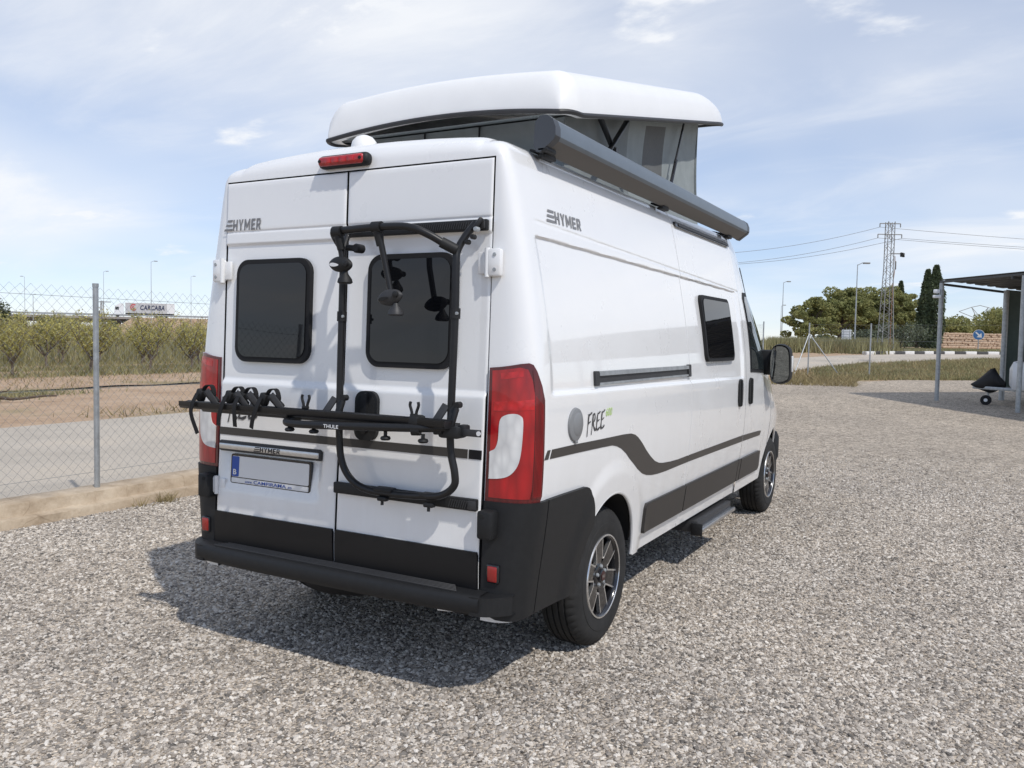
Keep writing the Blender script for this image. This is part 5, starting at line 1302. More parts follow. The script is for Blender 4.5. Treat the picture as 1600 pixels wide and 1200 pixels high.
def scatter(n, x0, x1, y0, y1, seed, clump=None, dens=None):
    rs = np.random.RandomState(seed)
    if clump:
        k = max(1, n//clump[0]); cx = rs.uniform(x0, x1, k); cy = rs.uniform(y0, y1, k); i = rs.randint(0, k, n)
        x = cx[i]+rs.normal(0, clump[1], n); y = cy[i]+rs.normal(0, clump[1], n)
    else: x = rs.uniform(x0, x1, n); y = rs.uniform(y0, y1, n)
    return np.stack([x, y, gz(x, y)-.01], -1)

# ---- field on the left: weeds, irrigation hose, orchard rows
# local field frame: u away from the road (towards the orchard), v along it
def field(u0, u1, v0, v1, n, seed, clump=None):
    rs = np.random.RandomState(seed)
    if clump:
        k = max(1, n//clump[0]); cu = rs.uniform(u0, u1, k); cv = rs.uniform(v0, v1, k); i = rs.randint(0, k, n); u = cu[i]+rs.normal(0, clump[1], n); v = cv[i]+rs.normal(0, clump[2], n)
    else: u = rs.uniform(u0, u1, n); v = rs.uniform(v0, v1, n)
    return np.stack([-u, v, gz(-u, v)], -1)
P = field(16.4, 18.4, 4.0, 11.5, 3200, 2, (650, .26, .9)); blades('weeds', P, .06, .22, .012, M_WEED, 'low green weeds on the sandy verge beyond the side road', 3, .6)
P = np.concatenate([field(24.4, 26, 8, 27, 4200, 4, (60, .4, .8)), field(28.4, 30, 10, 32, 5000, 5), field(32.8, 34.4, 12, 38, 5000, 6), field(35, 80, 16, 85, 36000, 7)])
blades('weeds', P, .08, .34, .016, M_WEED, 'green weed strips between the orchard rows', 8, .5)
P = np.concatenate([field(11.2, 13, 2, 16, 800, 9, (60, .3, .4)), field(19, 40, 8, 40, 7000, 10)]); blades('dry_grass', P, .05, .25, .012, M_DRY, 'dry straw-coloured grass on the sandy field', 11, .7)
mb = MB(); mb.tube(cr_spline([(-18.6+.15*math.sin(v*.9), v, .02+.015*math.sin(v*2.2)) for v in np.arange(4, 22, 1.2)], 4), .022, 8); tag(mb.build('irrigation_hose', M_RUB), 'black irrigation hose lying along the edge of the sandy field', 'hose')
mb = MB(); limb(mb, (-16.4, 7.0, .04), (-15.6, 8.6, .10), .05, .02, 7, .06, random.Random(4)); limb(mb, (-16.2, 7.4, .05), (-16.7, 8.2, .25), .03, .01, 5, .06, random.Random(5)); tag(mb.build('dead_branch', M_BARK), 'dead branch lying on the sand at the left edge', 'branch')
def orchard_tree(seed):
    rs = np.random.RandomState(seed); r2 = random.Random(seed); t = thing('orchard_tree', 'x', 'tree'); mb = MB()
    fork = Vector((r2.uniform(-.06, .06), r2.uniform(-.06, .06), .55)); limb(mb, (0, 0, -.1), fork, .055, .045, 5, .05, r2); tips = []
    for k in range(8):
        a = k*.785+r2.uniform(-.3, .3); sp = r2.uniform(.45, 1.05); e = fork+Vector((math.cos(a)*sp, math.sin(a)*sp, r2.uniform(.95, 1.75))); P = limb(mb, fork, e, .032, .008, 6, .07, r2); tips.append(P)
        for j in range(5):
            s_ = P[r2.randrange(len(P)//3, len(P))]; e2 = s_+Vector((r2.uniform(-.45, .45), r2.uniform(-.45, .45), r2.uniform(.15, .75))); tips.append(limb(mb, s_, e2, .010, .004, 4, .08, r2))
    mb.build('trunk', M_BARKG, t); C = []
    for P in tips:
        for q in P:
            if q.z < .8: continue
            k = rs.randint(4, 10); C.append(np.array(q)+rs.normal(0, .085, (k, 3)))
    C = np.concatenate(C); V, F = quads(C, rs.uniform(.014, .036, len(C)), rs, 0, 1.8); np_mesh('crown', V, F, M_LEAF, t); return t
protos = [orchard_tree(s) for s in (21, 22, 23, 24, 25)]
used = [False]*5; orr = random.Random(5); spots = []
for iu, u in enumerate((25.2, 29.2, 33.6, 38.5, 44.5, 51)):
    for iv in range(40):
        v = 2.0+iv*2.3+orr.uniform(-.3, .3)+(iu % 2)*1.2; a = math.degrees(math.atan2(-u-CAM_X, v-CAM_Y))
        if -66.0 < a < -45: spots.append((iu, u+orr.uniform(-.25, .25), v, a))
words = ['first', 'second', 'third', 'fourth', 'fifth', 'sixth', 'seventh', 'eighth', 'ninth', 'tenth', 'eleventh', 'twelfth', 'thirteenth', 'fourteenth', 'fifteenth', 'sixteenth', 'seventeenth', 'eighteenth', 'nineteenth', 'twentieth', 'twenty-first', 'twenty-second', 'twenty-third', 'twenty-fourth']
for i, (iu, u, v, a) in enumerate(spots):
    k = i % 5; o = protos[k] if not used[k] else copy_tree(protos[k]); used[k] = True
    o.location = (-u, v, gzf(-u, v)); o.rotation_euler = (0, 0, orr.uniform(0, 6.28)); f = orr.uniform(.72, .98); o.scale = (f*1.08, f*1.08, f*orr.uniform(.9, 1.08)); o['group'] = 'young orchard trees beyond the fence'
    row = sorted([s for s in spots if s[0] == iu], key=lambda s: s[3]); n = row.index((iu, u, v, a))
    o['label'] = 'young leafy orchard tree, %s from the left in the %s row beyond the fence' % (words[n], ['front', 'second', 'third', 'fourth', 'fifth', 'rearmost'][iu])

P = np.concatenate([scatter(900, -4.52, -4.42, -3, 9, 201, (22, .03)), scatter(500, -4.06, -3.98, -3, 9, 202, (40, .03))]); blades('dry_grass', P, .03, .13, .006, M_DRY, 'sparse dry weeds along the foot of the concrete kerb', 203, .6)
P = np.concatenate([field(34, 38, 14, 44, 2500, 211), field(38, 75, 18, 75, 12000, 212)]); blades('tall_weeds', P, .4, 1.5, .022, M_WEED, 'feathery yellow-green shoots between the rear orchard rows', 213, .16)
# ---- overpass with a lorry, embankment
def B(t, s, z):                              # bridge frame: t along the deck (left to right), s towards the yard
    c = ray(205, 255); v = (c-Vector((CAM_X, CAM_Y, 0))).normalized(); e = Vector((v.y, -v.x, 0)); q = c+e*t-v*s; return Vector((q.x, q.y, z))
def bslab(mb, t0, t1, s0, s1, z0, z1, m=0):
    c = [B(t, s, z) for z in (z0, z1) for t, s in ((t0, s0), (t1, s0), (t1, s1), (t0, s1))]; mb.add(c, [(0, 1, 2, 3), (7, 6, 5, 4), (0, 4, 5, 1), (1, 5, 6, 2), (2, 6, 7, 3), (3, 7, 4, 0)], m, False)
M_CONCG = mat('grey_concrete', (.30, .28, .26), .9, var=.15, vscale=.3)
br = thing('road_bridge', 'concrete road overpass with steel guard rail behind the orchard', 'bridge')
mb = MB(); bslab(mb, -70, 2, -6, 6, 4.75, 5.35); mb.build('deck', M_CONCG, br)
mb = MB(); bslab(mb, -70, 0, -4.5, 4.5, 3.75, 4.75); mb.build('girder', mat('dark_concrete', (.13, .125, .12), .9), br)
for t in (-3.2, -26, -50):
    for s in (-3, 3): mb = MB(); mb.tube([B(t, s, -.2), B(t, s, 3.9)], .6, 10); mb.build('pier', M_CONCG, br)
for s in (5.8, -5.8):
    mb = MB(); bslab(mb, -70, 70, s-.06, s+.06, 5.75, 6.05); mb.build('guard_rail', M_GALV, br)
mb = MB()
for t in np.arange(-70, 70, 2.0): mb.tube([B(t, 5.8, 5.3), B(t, 5.8, 5.9)], .06, 5)
o = mb.build('guard_rail_posts', M_GALV, br); o['kind'] = 'stuff'
vs = []; n = 0; T = np.linspace(-9, 90, 34)
for t in T:
    f = float(smst(-9, 1.5, t))
    for s, z in ((22, -.3), (16, 1.6), (10, 4.2), (7, 5.28), (-7, 5.28), (-18, -.3)):
        vs.append(B(t, s+.8*math.sin(t*.9+s), -.3+(z+.3)*f+.15*math.sin(t*1.7+s)*(s > 7.5)))
mb = MB(); mb.add(vs, [(i*6+k, (i+1)*6+k, (i+1)*6+k+1, i*6+k+1) for i in range(len(T)-1) for k in range(5)]); tag(mb.build('embankment', M_SOIL), 'dry grassy embankment carrying the overpass road', None, None, 'structure')
rs = np.random.RandomState(31); C = []
for k in range(2600):
    t = rs.uniform(0, 75); s = rs.uniform(7.5, 20); z = np.interp(s, [7, 10, 16, 22], [5.2, 4.2, 1.6, -.2]); q = B(t, s, z); C.append((q.x, q.y, q.z))
blades('dry_grass', np.array(C), .3, 1.1, .12, M_DRY, 'dry tufts on the overpass embankment', 33, .4)
tr = thing('articulated_lorry', 'white articulated lorry with grey curtain side driving over the overpass', 'lorry', B(3, 1, 5.35)); b0 = B(3, 1, 5.35)
def tbuild(mb, name, m): return fbuild(mb, name, m, tr, b0)
mb = MB(); bslab(mb, -1.5, 10.8, -.2, 2.3, 6.45, 9.15); tbuild(mb, 'trailer_box', M_TRUCKG)
mb = MB(); bslab(mb, -1.6, 10.9, -.25, 2.35, 9.15, 9.30); tbuild(mb, 'trailer_roof_edge', M_WPAINT)
mb = MB(); bslab(mb, 9.0, 11.0, -.22, 2.34, 6.5, 9.1); tbuild(mb, 'trailer_rear', M_WPAINT)
mb = MB(); bslab(mb, -1.5, 10.8, 0, 2.1, 6.15, 6.45); tbuild(mb, 'chassis', M_DARK)
mb = MB(); vs = [B(t, s, z) for s in (0, 2.3) for t, z in ((-4.2, 5.9), (-1.9, 5.9), (-1.9, 9.0), (-3.0, 9.05), (-4.0, 8.4), (-4.3, 7.2))]; mb.add(vs, [(0, 1, 2, 3, 4, 5), (11, 10, 9, 8, 7, 6)]+[(k, 6+k, 6+(k+1) % 6, (k+1) % 6) for k in range(6)], 0, False); tbuild(mb, 'cab', M_WPAINT)
mb = MB(); bslab(mb, -4.0, -3.1, 2.28, 2.34, 7.3, 8.1); tbuild(mb, 'cab_window', M_GLASS2)
for t in (-3.4, 0.2, 6.2, 7.5, 8.8):
    mb = MB(); v_ = (B(0, 1, 0)-B(0, 0, 0)); mb.tube([B(t, 2.28, 5.85), B(t, 1.9, 5.85)], .5, 14); tbuild(mb, 'wheel', M_RUB)
def side_fn(t, z, o): return B(t, 2.33+o, z)
mb = MB(); lay_text(mb, 'CARCABA', 2.2, 8.4, 7.35, 8.70, side_fn, .02, size=1, shear=.15, bold=.03, space=1.08); tbuild(mb, 'lettering', mat('navy_print', (.02, .03, .08), .6))
mb = MB(); 
for a0, a1, r0, r1 in ((50, 320, .62, .95), (60, 300, .1, .42)):
    A = [R(a) for a in np.linspace(a0, a1, 18)]; mb.add([side_fn(.55+r*math.cos(a)*.9, 8.05+r*math.sin(a), .02) for a in A for r in (r0, r1)], [(2*i, 2*i+1, 2*i+3, 2*i+2) for i in range(17)], 0, False)
tbuild(mb, 'logo', M_CRED)

# ---- masts, lamp posts, power poles
def lamp(px, d, H, arm, label, two=False, r=.042):
    q = on_ground(ray(px, d)); t = thing('lamp_post', label, 'lamp post', q, 0, 'street lamps'); mb = MB(); mb.tube([(0, 0, -.2), (0, 0, H*.5), (0, 0, H)], [r*1.3, r, r*.6], 8); mb.build('pole', M_GALV, t)
    mb = MB(); p = Vector((CAM_RX, CAM_RY, 0))*arm; mb.tube([(0, 0, H-.05), (p.x*.6, p.y*.6, H+.12), (p.x, p.y, H+.12)], r*.5, 6); mb.bar((p.x*.7, p.y*.7, H+.10), (p.x*1.5, p.y*1.5, H+.10), .22, .10, .02); mb.build('lamp_head', M_STEELD, t); return t
lamp(236, 130, 11.4, .6, 'tall thin lamp post rising behind the lorry on the overpass'); lamp(39, 180, 11.2, -.5, 'thin lamp post above the bridge near the left edge of the picture'); lamp(52, 250, 10.5, .5, 'shorter distant lamp post beside the leftmost one', r=.09); lamp(162, 170, 12.2, .6, 'thin lamp post just right of the fence post'); lamp(298, 180, 12.6, .6, 'thin lamp post against the left edge of the camper van')
lamp(1333, 62, 5.9, .55, 'grey lamp post in front of the pine grove'); lamp(1219, 92, 6.9, .5, 'lamp post left of the pine grove, above the wing mirror'); lamp(1217, 120, 6.1, .4, 'shorter lamp post close beside the one left of the pines')
q = on_ground(ray(159, 165)); tp_ = thing('power_pole', 'lattice power pole with crossarm and transformer beside the bridge', 'power pole', q); mb = MB()
for s in (-.25, .25):
    for s2 in (-.25, .25): mb.tube([(s, s2, -.2), (s*.6, s2*.6, 6.8)], .05, 5)
for k in range(8): mb.tube([(-.24, -.24, .8*k), (.24, -.24, .8*k+.8)], .03, 4)
o = mb.build('lattice', M_STEELD, tp_); o['kind'] = 'stuff'
ex = Vector((CAM_RX, CAM_RY, 0)); mb = MB(); mb.bar(ex*-1.6+Vector((0, 0, 6.6)), ex*1.6+Vector((0, 0, 6.6)), .14, .14); mb.build('crossarm', M_STEELD, tp_); mb = MB(); mb.box(ex*-.9+Vector((0, 0, 4.5)), (.8, .8, 1.1), .08); mb.build('transformer', M_STEELD, tp_)
# big lattice pylon on the right
pb = on_ground(ray(1381, 56)); py_t = thing('lattice_pylon', 'tall steel lattice pylon in front of the pine grove', 'pylon', pb); ez = Vector((0, 0, 1)); ex = Vector((CAM_RX, CAM_RY, 0)).normalized(); ey = Vector((-ex.y, ex.x, 0))
PH = 7.95
def wl(z): return .36-.16*min(1, z/5.2) if z < 5.2 else .20
for sx_ in (-1, 1):
    for sy_ in (-1, 1):
        mb = MB(); mb.tube([ex*sx_*wl(z)+ey*sy_*wl(z)+ez*z for z in (-.2, 2.6, 5.2, PH)], .026, 6); mb.build('leg', M_STEELD, py_t)
mb = MB(); nb = 22
for k in range(nb):
    z0, z1 = PH*k/nb, PH*(k+1)/nb
    for a, b_ in ((ex, ey), (ey, ex)):
        for s in (-1, 1):
            d_ = 1 if k % 2 else -1; mb.tube([a*d_*wl(z0)+b_*s*wl(z0)+ez*z0, a*-d_*wl(z1)+b_*s*wl(z1)+ez*z1], .013, 4)
o = mb.build('bracing', M_STEELD, py_t); o['kind'] = 'stuff'
for z, w_ in ((PH-.1, .62), (PH-.75, .72)):
    mb = MB(); mb.bar(ex*-w_+ez*z, ex*w_+ez*z, .05, .05); mb.build('crossarm', M_STEELD, py_t)
    for x in (-w_, -.35*0, w_):
        mb = MB(); mb.tube([ex*x+ez*z, ex*x+ez*(z-.22)], .03, 6); mb.build('insulator', M_STEELD, py_t)
mb = MB(); mb.bar(ex*.15+ez*6.05, ex*.95+ez*6.05, .06, .06); mb.build('switch_arm', M_STEELD, py_t)
for k in range(3):
    mb = MB(); mb.lathe([(.05, -.14), (.07, -.08), (.05, -.02), (.07, .04), (.04, .12)], ex*(.68+.13*k)+ez*6.0+ey*(.12*k-.12), 'z', 8); mb.build('switch_insulator', M_DARK, py_t)
mb = MB(); mb.tube([ex*.36+ez*5.9, ex*.40+ez*5.2, ex*.30+ez*4.2, ex*.28+ez*.2], .022, 6); mb.build('cable_duct', M_RUST, py_t); mb = MB(); mb.box(ex*.42+ez*5.35, (.09, .09, .5), .02); mb.build('antenna', M_STEELD, py_t)
for i, (z, x, nm) in enumerate(((PH-.32, -.62, 'upper'), (PH-.97, -.72, 'middle'), (PH-.97, .72, 'lower'))):
    for sd in (-1, 1):
        a = pb+ex*x+ez*z; e = pb+ex*(70 if sd > 0 else -24)-ey*(8 if sd > 0 else -4)+ez*(z-.2+(.5*i if sd > 0 else 0)); P = [a.lerp(e, k/24)-ez*(1.6*4*(k/24)*(1-k/24)) for k in range(25)]
        mb = MB(); mb.tube(P, .011, 4); tag(mb.build('power_cable', M_STEELD), '%s power cable running %s from the lattice pylon' % (nm, 'left' if sd < 0 else 'right'), 'cable')

qp = on_ground(pb+ex*-24+ey*4); wp = thing('power_pole', 'slim wooden power pole hidden behind the camper van', 'power pole', qp)
mb = MB(); mb.tube([(0, 0, -.3), (0, 0, 8.4)], [.14, .09], 10); mb.build('pole', M_BARK, wp); mb = MB(); mb.bar(ey*-.9+ez*7.4, ey*.9+ez*7.4, .10, .10); mb.build('crossarm', M_STEELD, wp)
# ---- trees of the grove on the right
umbrella_pine(on_ground(ray(1270, 80)), 4.7, 2.35, 3.2, 41, (-.2, 0), 'leftmost umbrella pine of the grove with low drooping crown', .16, 50, .75)
umbrella_pine(on_ground(ray(1308, 84)), 6.0, 2.7, 4.0, 42, (.3, 0), 'broad umbrella pine in the middle of the grove', .24, 66, .35)
umbrella_pine(on_ground(ray(1343, 90)), 6.5, 3.0, 5.6, 43, (0, .3), 'dark dense pine behind the lamp post in the grove', .26, 96, .35)
umbrella_pine(on_ground(ray(1380, 88)), 6.2, 2.6, 5.2, 44, (.3, 0), 'right pine of the grove, behind the lattice pylon', .24, 80, .35)
umbrella_pine(on_ground(ray(1404, 96)), 6.3, 2.4, 3.4, 45, (.5, 0), 'small pine crown at the right end of the grove', .16, 30, .3)
cypress(on_ground(ray(1402, 104)), 7.6, .7, 51, 'slim cypress half hidden behind the grove'); cypress(on_ground(ray(1443, 80)), 6.9, .72, 52, 'left of the two dark cypresses beside the carport'); cypress(on_ground(ray(1456, 76)), 6.9, .80, 53, 'right of the two dark cypresses beside the carport')
bush('olive_shrub', on_ground(ray(1348, 68)), 1.3, 1.6, 61, M_OLIVE, 'grey-green olive shrub behind the lamp post'); bush('olive_shrub', on_ground(ray(1405, 70)), 1.9, 2.15, 62, M_OLIVE, 'large grey-green olive shrub right of the pylon'); bush('dark_shrub', on_ground(ray(1430, 84)), 1.4, 2.7, 63, M_LEAFD, 'dark shrub left of the cypresses')
bush('dark_shrub', on_ground(ray(1275, 70)), 1.0, 1.1, 64, M_LEAFD, 'low dark shrub under the leftmost pine'); bush('dark_shrub', on_ground(ray(1368, 72)), 1.1, 1.2, 65, M_LEAFD, 'low dark shrub at the foot of the pylon')
for i, (px, d, rx, h, m) in enumerate(((1486, 118, 2.3, 3.4, M_PINE), (1502, 130, 2.6, 3.6, M_PINE), (1522, 134, 2.4, 3.0, M_PINE), (1546, 126, 2.8, 4.0, M_PINE), (1566, 120, 2.6, 4.4, M_PINE), (1590, 124, 2.4, 3.6, M_PINE))):
    bush('pine_tree', on_ground(ray(px, d))+Vector((0, 0, .9)), rx, h, 70+i, m, '%s of the bushy pines above the dry stone terrace' % ['first from left', 'second from left', 'third from left', 'fourth from left', 'fifth from left', 'last'][i], 2600, (.09, .20), 'tree', 'bushy pines above the terrace')
# far trees near the bridge
for i, (px, d, rx, h, lab) in enumerate(((4, 150, 1.5, 6.4, 'tall dark conifer at the left edge of the picture'), (26, 160, 1.4, 4.0, 'dark tree left of the fence post under the bridge'), (72, 120, 2.0, 3.4, 'dark bushy tree in front of the bridge left of the fence post'), (118, 150, 1.4, 3.0, 'small dark tree under the bridge girder'), (172, 150, 1.6, 3.6, 'dark tree under the bridge right of the fence post'))):
    bush('dark_tree', on_ground(ray(px, d)), rx, h, 90+i, M_LEAFD, lab, 2200, (.08, .18), 'tree')
# hedge-like far scrub closing the horizon
rs = np.random.RandomState(77); C = []
for k in range(520):
    px = rs.uniform(-150, 1750); d = rs.uniform(260, 520); q = ray(px, d); h = rs.uniform(1.0, 3.2); u = rs.normal(size=(26, 3)); u /= np.linalg.norm(u, axis=1)[:, None]
    C.append(np.array([q.x, q.y, gzf(q.x, q.y)+h*.4])+u*np.array([4.5, 4.5, h*.55]))
C = np.concatenate(C); V, F = quads(C, rs.uniform(.5, 1.1, len(C)), rs); tag(np_mesh('distant_scrub', V, F, M_LEAFD), 'low distant scrub along the horizon', None, None, 'stuff')

# ---- dry stone terrace wall, signs, kerb stones
w0, w1 = on_ground(ray(1468, 92)), on_ground(ray(1600, 100)); tw = thing('terrace_wall', 'brown dry stone terrace wall behind the roundabout', 'wall', w0); d_ = w1-w0; Lw = d_.length; ew = d_/Lw; stn = None; rs = random.Random(8)
mb = MB(); mb.box((0, 0, 0), (.52, .4, .24), .05, seg=1); s0 = mb.build('stone', M_STONEW, tw); first = True
for row in range(8):
    k = 0
    while k*.52 < Lw:
        o = s0 if first else s0.copy()
        if not first: col.objects.link(o); o.parent = tw
        first = False; q = ew*(k*.52+(.26 if row % 2 else 0)+rs.uniform(-.04, .04)); o.location = (q.x+.9*ey.x*(row//2)+rs.uniform(-.05, .05), q.y+.9*ey.y*(row//2)+rs.uniform(-.05, .05), .10+.225*row+rs.uniform(-.02, .02)); o.scale = (rs.uniform(.8, 1.15), 1, rs.uniform(.8, 1.1)); o.rotation_euler = (0, rs.uniform(-.06, .06), math.atan2(ew.y, ew.x)+rs.uniform(-.15, .15)); k += 1
ksp = cr_spline([(q[0], q[1], 0) for q in RL_[5:]], 60); acc = 0.0; segs = []; last = ksp[0]; stt = ksp[0]
for q in ksp[1:]:
    acc += (q-last).length; last = q
    if acc >= .80: segs.append((stt.copy(), q.copy())); stt = q; acc = 0.0
k_root = None; cnt = 0
def kerb_row(offs, lab, rng):
    kr = thing('kerb_row', lab, 'kerb', on_ground(segs[rng[0]][0])); b0 = on_ground(segs[rng[0]][0])
    for i in range(*rng):
        a, b_ = segs[i]; dd = (b_-a).normalized(); nn = Vector((-dd.y, dd.x, 0))*offs; a2, b2 = on_ground(a+nn+dd*.02, .06), on_ground(b_+nn-dd*.02, .06)
        mb = MB(); mb.bar(a2, b2, .32, .24, .03); fbuild(mb, 'kerb_stone', M_KWHITE if i % 2 else M_ASPH, kr, b0)
kerb_row(.35, 'black and white kerb stones along the far edge of the side road', (9, min(len(segs), 34)))
kerb_row(7.5, 'second row of black and white kerb stones further back on the roundabout', (2, min(len(segs), 34)))
q = on_ground(ray(1526, 74)); sg = thing('road_sign', 'round blue direction sign with white arrow on the roundabout', 'road sign', q); nf = Vector((CAM_X-q.x, CAM_Y-q.y, 0)).normalized(); sxv = Vector((-nf.y, nf.x, 0))
mb = MB(); mb.tube([(0, 0, -.1), (0, 0, 1.2)], .035, 8); mb.build('pole', M_GALV, sg)
def disc(r, off, n=28): return [sxv*(r*math.cos(6.2832*k/n))+nf*off+Vector((0, 0, 1.35+r*math.sin(6.2832*k/n))) for k in range(n)]
mb = MB(); a, b_ = disc(.40, .04), disc(.40, .06); mb.add(a+b_, [tuple(range(28))[::-1], tuple(range(28, 56))]+[(k, (k+1) % 28, 28+(k+1) % 28, 28+k) for k in range(28)], 0, False); mb.build('sign_rim', M_KWHITE, sg)
mb = MB(); mb.add(disc(.37, .066), [tuple(range(28))], 0, False); mb.build('sign_face', M_CBLUE, sg)
mb = MB(); ar = [(-.17, .24), (-.24, .17), (-.02, -.06), (-.14, -.18), (.22, -.22), (.18, .14), (.06, .02)]; mb.add([sxv*x+nf*.072+Vector((0, 0, 1.35+z)) for x, z in ar], [tuple(range(7))], 0, False); mb.build('arrow', M_KWHITE, sg)
q = on_ground(ray(1320, 60)); sb = thing('road_sign', 'pale rectangular sign panel seen from behind, left of the lamp post', 'road sign', q)
for s in (-.2, .2): mb = MB(); mb.tube([sxv*s+Vector((0, 0, -.1)), sxv*s+Vector((0, 0, 1.5))], .03, 8); mb.build('pole', M_GALV, sb)
for k in range(4):
    mb = MB(); mb.bar(sxv*-.30+Vector((0, 0, .86+.17*k)), sxv*.30+Vector((0, 0, .86+.17*k)), .04, .155, .006); mb.build('panel', M_WPAINT, sb)
q = on_ground(ray(1526, 300)); far = thing('lattice_pylon', 'faint distant pylon head above the bushy pines', 'pylon', q); mb = MB()
for s in (-1, 1): mb.tube([ex*s*2+ez*0, ex*s*.7+ez*9, ex*s*2.6+ez*12.6], .10, 4); mb.tube([ex*s*.7+ez*9, ex*-s*2.6+ez*12.6], .08, 4); mb.tube([ex*s*6.5+ez*11.2, ex*s*2.6+ez*12.6, ez*13.2], .09, 4); mb.tube([ex*s*.7+ez*9, ex*s*6.5+ez*11.2], .09, 4)
o = mb.build('lattice', M_STEELD, far); o['kind'] = 'stuff'

# ---- verge and roundabout vegetation on the right
def region(px0, px1, d0, d1, n, seed, clump=None):
    rs = np.random.RandomState(seed); 
    if clump:
        k = max(1, n//clump[0]); cp = rs.uniform(px0, px1, k); cdn = rs.uniform(d0, d1, k); i = rs.randint(0, k, n); px = cp[i]+rs.normal(0, clump[1], n); d = cdn[i]+rs.normal(0, clump[2], n)
    else: px = rs.uniform(px0, px1, n); d = rs.uniform(d0, d1, n)
    a = R(CAM_YAW)+np.arctan((px-800)/FOCAL_PX); x = CAM_X+d*np.sin(a); y = CAM_Y+d*np.cos(a); return np.stack([x, y, gz(x, y)-.01], -1)
def verge(P):
    """keep only points on the verge: beyond the gravel, before the road"""
    lim = 27.0+.55*(P[:, 0]+3); ry = np.interp(P[:, 0], [-4.2, -3.9, -2.9, -1.8, .3, 3.5, 9], [28, 32.4, 35.9, 39.2, 42.4, 47, 53]); return P[(P[:, 1] > lim+.2) & (P[:, 1] < ry-.4)]
blades('grass', verge(np.concatenate([region(1270, 1640, 30, 50, 26000, 101, (160, 9, .8)), region(1270, 1640, 30, 50, 12000, 112)])), .05, .19, .020, M_WEED, 'short green grass on the verge in front of the side road', 102, .5)
blades('dry_grass', np.concatenate([verge(region(1210, 1640, 27, 50, 16000, 103)), region(1205, 1340, 28.5, 32, 2500, 104)]), .05, .26, .016, M_DRY, 'dry tufts along the edge of the gravel yard', 105, .7)
P = region(1200, 1390, 55, 74, 22000, 106, (120, 6, 1.2)); blades('tall_weeds', P, .35, 1.05, .03, M_WEED, 'tall weeds beyond the road under the pine grove', 107, .22)
P = region(1200, 1390, 55, 74, 12000, 108); blades('tall_weeds', P, .25, .9, .03, M_DRY, 'dry tall weeds among the green ones under the pine grove', 109, .25)
P = region(1385, 1640, 62, 90, 36000, 110); blades('grass', P, .10, .30, .035, M_WEED, 'mown grass of the roundabout beyond the kerb stones', 111, .5)

# ---- carport with a covered trailer under it
A0 = Vector((1.76, 21.84, 0)); e1 = Vector((.619, -.787, 0)).normalized(); e2 = Vector((.787, .619, 0)).normalized()
def CN_(u, v, z): q = A0+e1*u+e2*v; return Vector((q.x, q.y, z))
cp = thing('carport', 'open carport of grey posts with flat sheet roof and green side netting', 'carport', on_ground(A0)); cb = on_ground(A0)
EZ = 3.30
def cbuild(mb, name, m, **kw): return fbuild(mb, name, m, cp, cb, **kw)
def C_(u, v, z): q = A0+e1*u+e2*v; return Vector((q.x, q.y, z-(.085*v if z > 2.5 else 0)))
for u, v in ((0, 0), (2.86, 0), (5.7, 0), (8.6, 0), (.15, 1.80), (0, 6.5), (5.7, 6.5), (8.6, 6.5)):
    mb = MB(); q = C_(u, v, 0); mb.tube([on_ground(q, -.05), C_(u, v, EZ-.05)], .055 if (u, v) != (.15, 1.80) else .07, 12); cbuild(mb, 'post', M_GALV)
for k in range(11):
    v0, v1 = -.05+k*.62, -.05+(k+1)*.62; mb = MB(); vs = []; W6 = [(0, 0), (.10, 0), (.13, .035), (.22, .035), (.25, 0), (.35, 0), (.38, .035), (.47, .035), (.50, 0), (.63, 0)]
    for u in (-.12, 11): vs += [C_(u, v0+a, EZ+.03+b_+.02*v0*0) for a, b_ in W6]
    mb.add(vs, [(i, i+1, 10+i+1, 10+i) for i in range(9)], 0, False); cbuild(mb, 'roof_sheet', M_ROOFS)
for v in (0, 3.2, 6.5): mb = MB(); mb.bar(C_(-.05, v, EZ-.02), C_(11, v, EZ-.02), .06, .06, .006); cbuild(mb, 'roof_beam', M_ROOFS)
for u in (0, 2.5, 5.0, 7.5, 10): mb = MB(); mb.bar(C_(u, -.03, EZ-.08), C_(u, 6.6, EZ-.08), .05, .06, .006); cbuild(mb, 'cross_beam', M_ROOFS)
V = []; F = []
for i in range(31):
    for j in range(11):
        v = 1.84+i*.155; z = gzf(*C_(0, v, 0).xy)+.25+(EZ-.45-.085*v)*j/10; V.append(CN_(.10+.03*math.sin(v*7)*math.sin(j*.5)+.02*math.sin(v*19), v, z))
for i in range(30):
    for j in range(10): F.append((i*11+j, (i+1)*11+j, (i+1)*11+j+1, i*11+j+1))
mb = MB(); mb.add(V, F); cbuild(mb, 'side_netting', M_TARP)
mb = MB(); mb.box(C_(-.02, -.12, EZ-.28), (.16, .12, .10), .02); mb.box(C_(.02, -.14, EZ-.42), (.20, .10, .08), .02); cbuild(mb, 'flood_lamp', M_WPAINT)
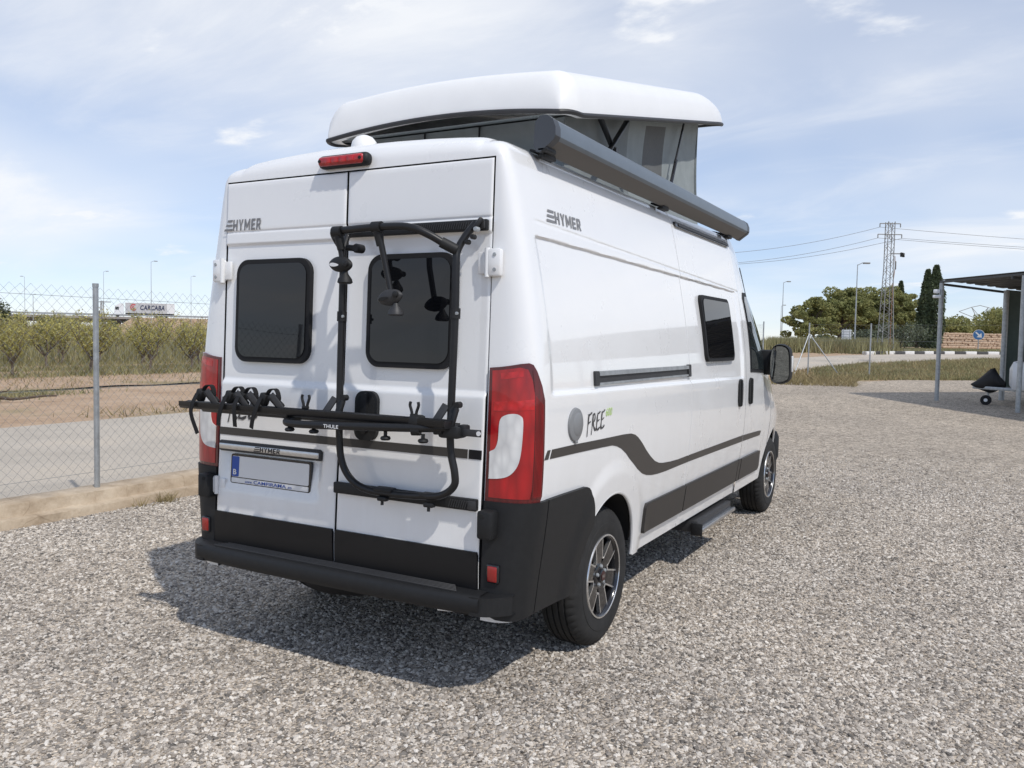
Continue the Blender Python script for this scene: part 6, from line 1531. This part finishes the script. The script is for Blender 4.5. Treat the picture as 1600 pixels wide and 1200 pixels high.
# covered trailer
tb = on_ground(ray(1553, 24.2)); td = Vector((.93, -.12, 0)).normalized(); tn = Vector((-td.y, td.x, 0)); tl_ = thing('folding_trailer', 'white trailer with dark cover parked under the carport', 'trailer', tb)
def T_(a, b_, z): return td*a+tn*b_+Vector((0, 0, z))
mb = MB(); secs = [(.36, .30, .55, .95), (.46, .62, .45, 1.12), (.95, .82, .42, 1.22), (1.6, .88, .42, 1.26), (3.6, .88, .42, 1.26), (3.75, .8, .5, 1.2)]; vs = []
for a, hw_, z0, z1 in secs: vs += [T_(a, y, z) for y, z in ((-hw_*.85, z0), (-hw_, z0+.15), (-hw_, z1-.1), (-hw_*.9, z1), (hw_*.9, z1), (hw_, z1-.1), (hw_, z0+.15), (hw_*.85, z0))]
mb.add(vs, [(i*8+k, i*8+(k+1) % 8, (i+1)*8+(k+1) % 8, (i+1)*8+k) for i in range(5) for k in range(8)]+[tuple(range(8))[::-1], tuple(40+k for k in range(8))]); mb.build('tub', M_WPAINT, tl_)
mb = MB(); secs = [(.50, .60, 1.10, 1.14), (.85, .84, 1.18, 1.42), (1.5, .92, 1.20, 1.62), (3.5, .92, 1.20, 1.62), (3.8, .8, 1.15, 1.3)]; vs = []
for a, hw_, z0, z1 in secs: vs += [T_(a, y, z) for y, z in ((-hw_, z0), (-hw_*.95, z1-.06), (-hw_*.8, z1), (hw_*.8, z1), (hw_*.95, z1-.06), (hw_, z0))]
mb.add(vs, [(i*6+k, i*6+(k+1) % 6, (i+1)*6+(k+1) % 6, (i+1)*6+k) for i in range(4) for k in range(6)]); mb.build('cover', M_COVER, tl_)
for s in (-1, 1): mb = MB(); mb.bar(T_(-.45, 0, .45), T_(1.0, s*.55, .42), .06, .08, .006); mb.build('drawbar', M_GALV, tl_)
for s in (-1, 1): mb = MB(); mb.tube([T_(2.3, s*.93, .30), T_(2.3, s*.76, .30)], .30, 20); mb.build('wheel', M_RUB, tl_)
mb = MB(); mb.tube([T_(-.12, .08, .85), T_(-.12, .08, .22)], .03, 10); jk = mb.build('jockey_wheel', M_GALV, tl_); mb = MB(); mb.tube([T_(-.16, .14, .13), T_(-.16, .03, .13)], .125, 18); mb.build('tyre', M_RUB, jk); mb = MB(); mb.tube([T_(-.16, .15, .13), T_(-.16, .02, .13)], .045, 12); mb.build('hub', M_WPAINT, jk)
mb = MB(); R_ = [(-.50, .03, .50, .53), (-.38, .10, .42, .62), (-.24, .15, .36, .76), (-.08, .18, .30, .92), (.02, .18, .34, .95), (.14, .16, .40, .74), (.26, .10, .46, .6)]; vs = []; m8 = 10
for a, w_, z0, z1 in R_:
    for k in range(m8):
        g = 2*math.pi*k/m8; vs.append(T_(a+.02*math.sin(5*g), w_*math.cos(g)*(1+.12*math.sin(3*g+a*9)), (z0+z1)/2+(z1-z0)/2*math.sin(g)*(1+.06*math.sin(4*g+a*7))))
mb.add(vs, [(i*m8+k, i*m8+(k+1) % m8, (i+1)*m8+(k+1) % m8, (i+1)*m8+k) for i in range(len(R_)-1) for k in range(m8)]); mb.build('hitch_cover', M_BLKC, tl_, sharp=0)
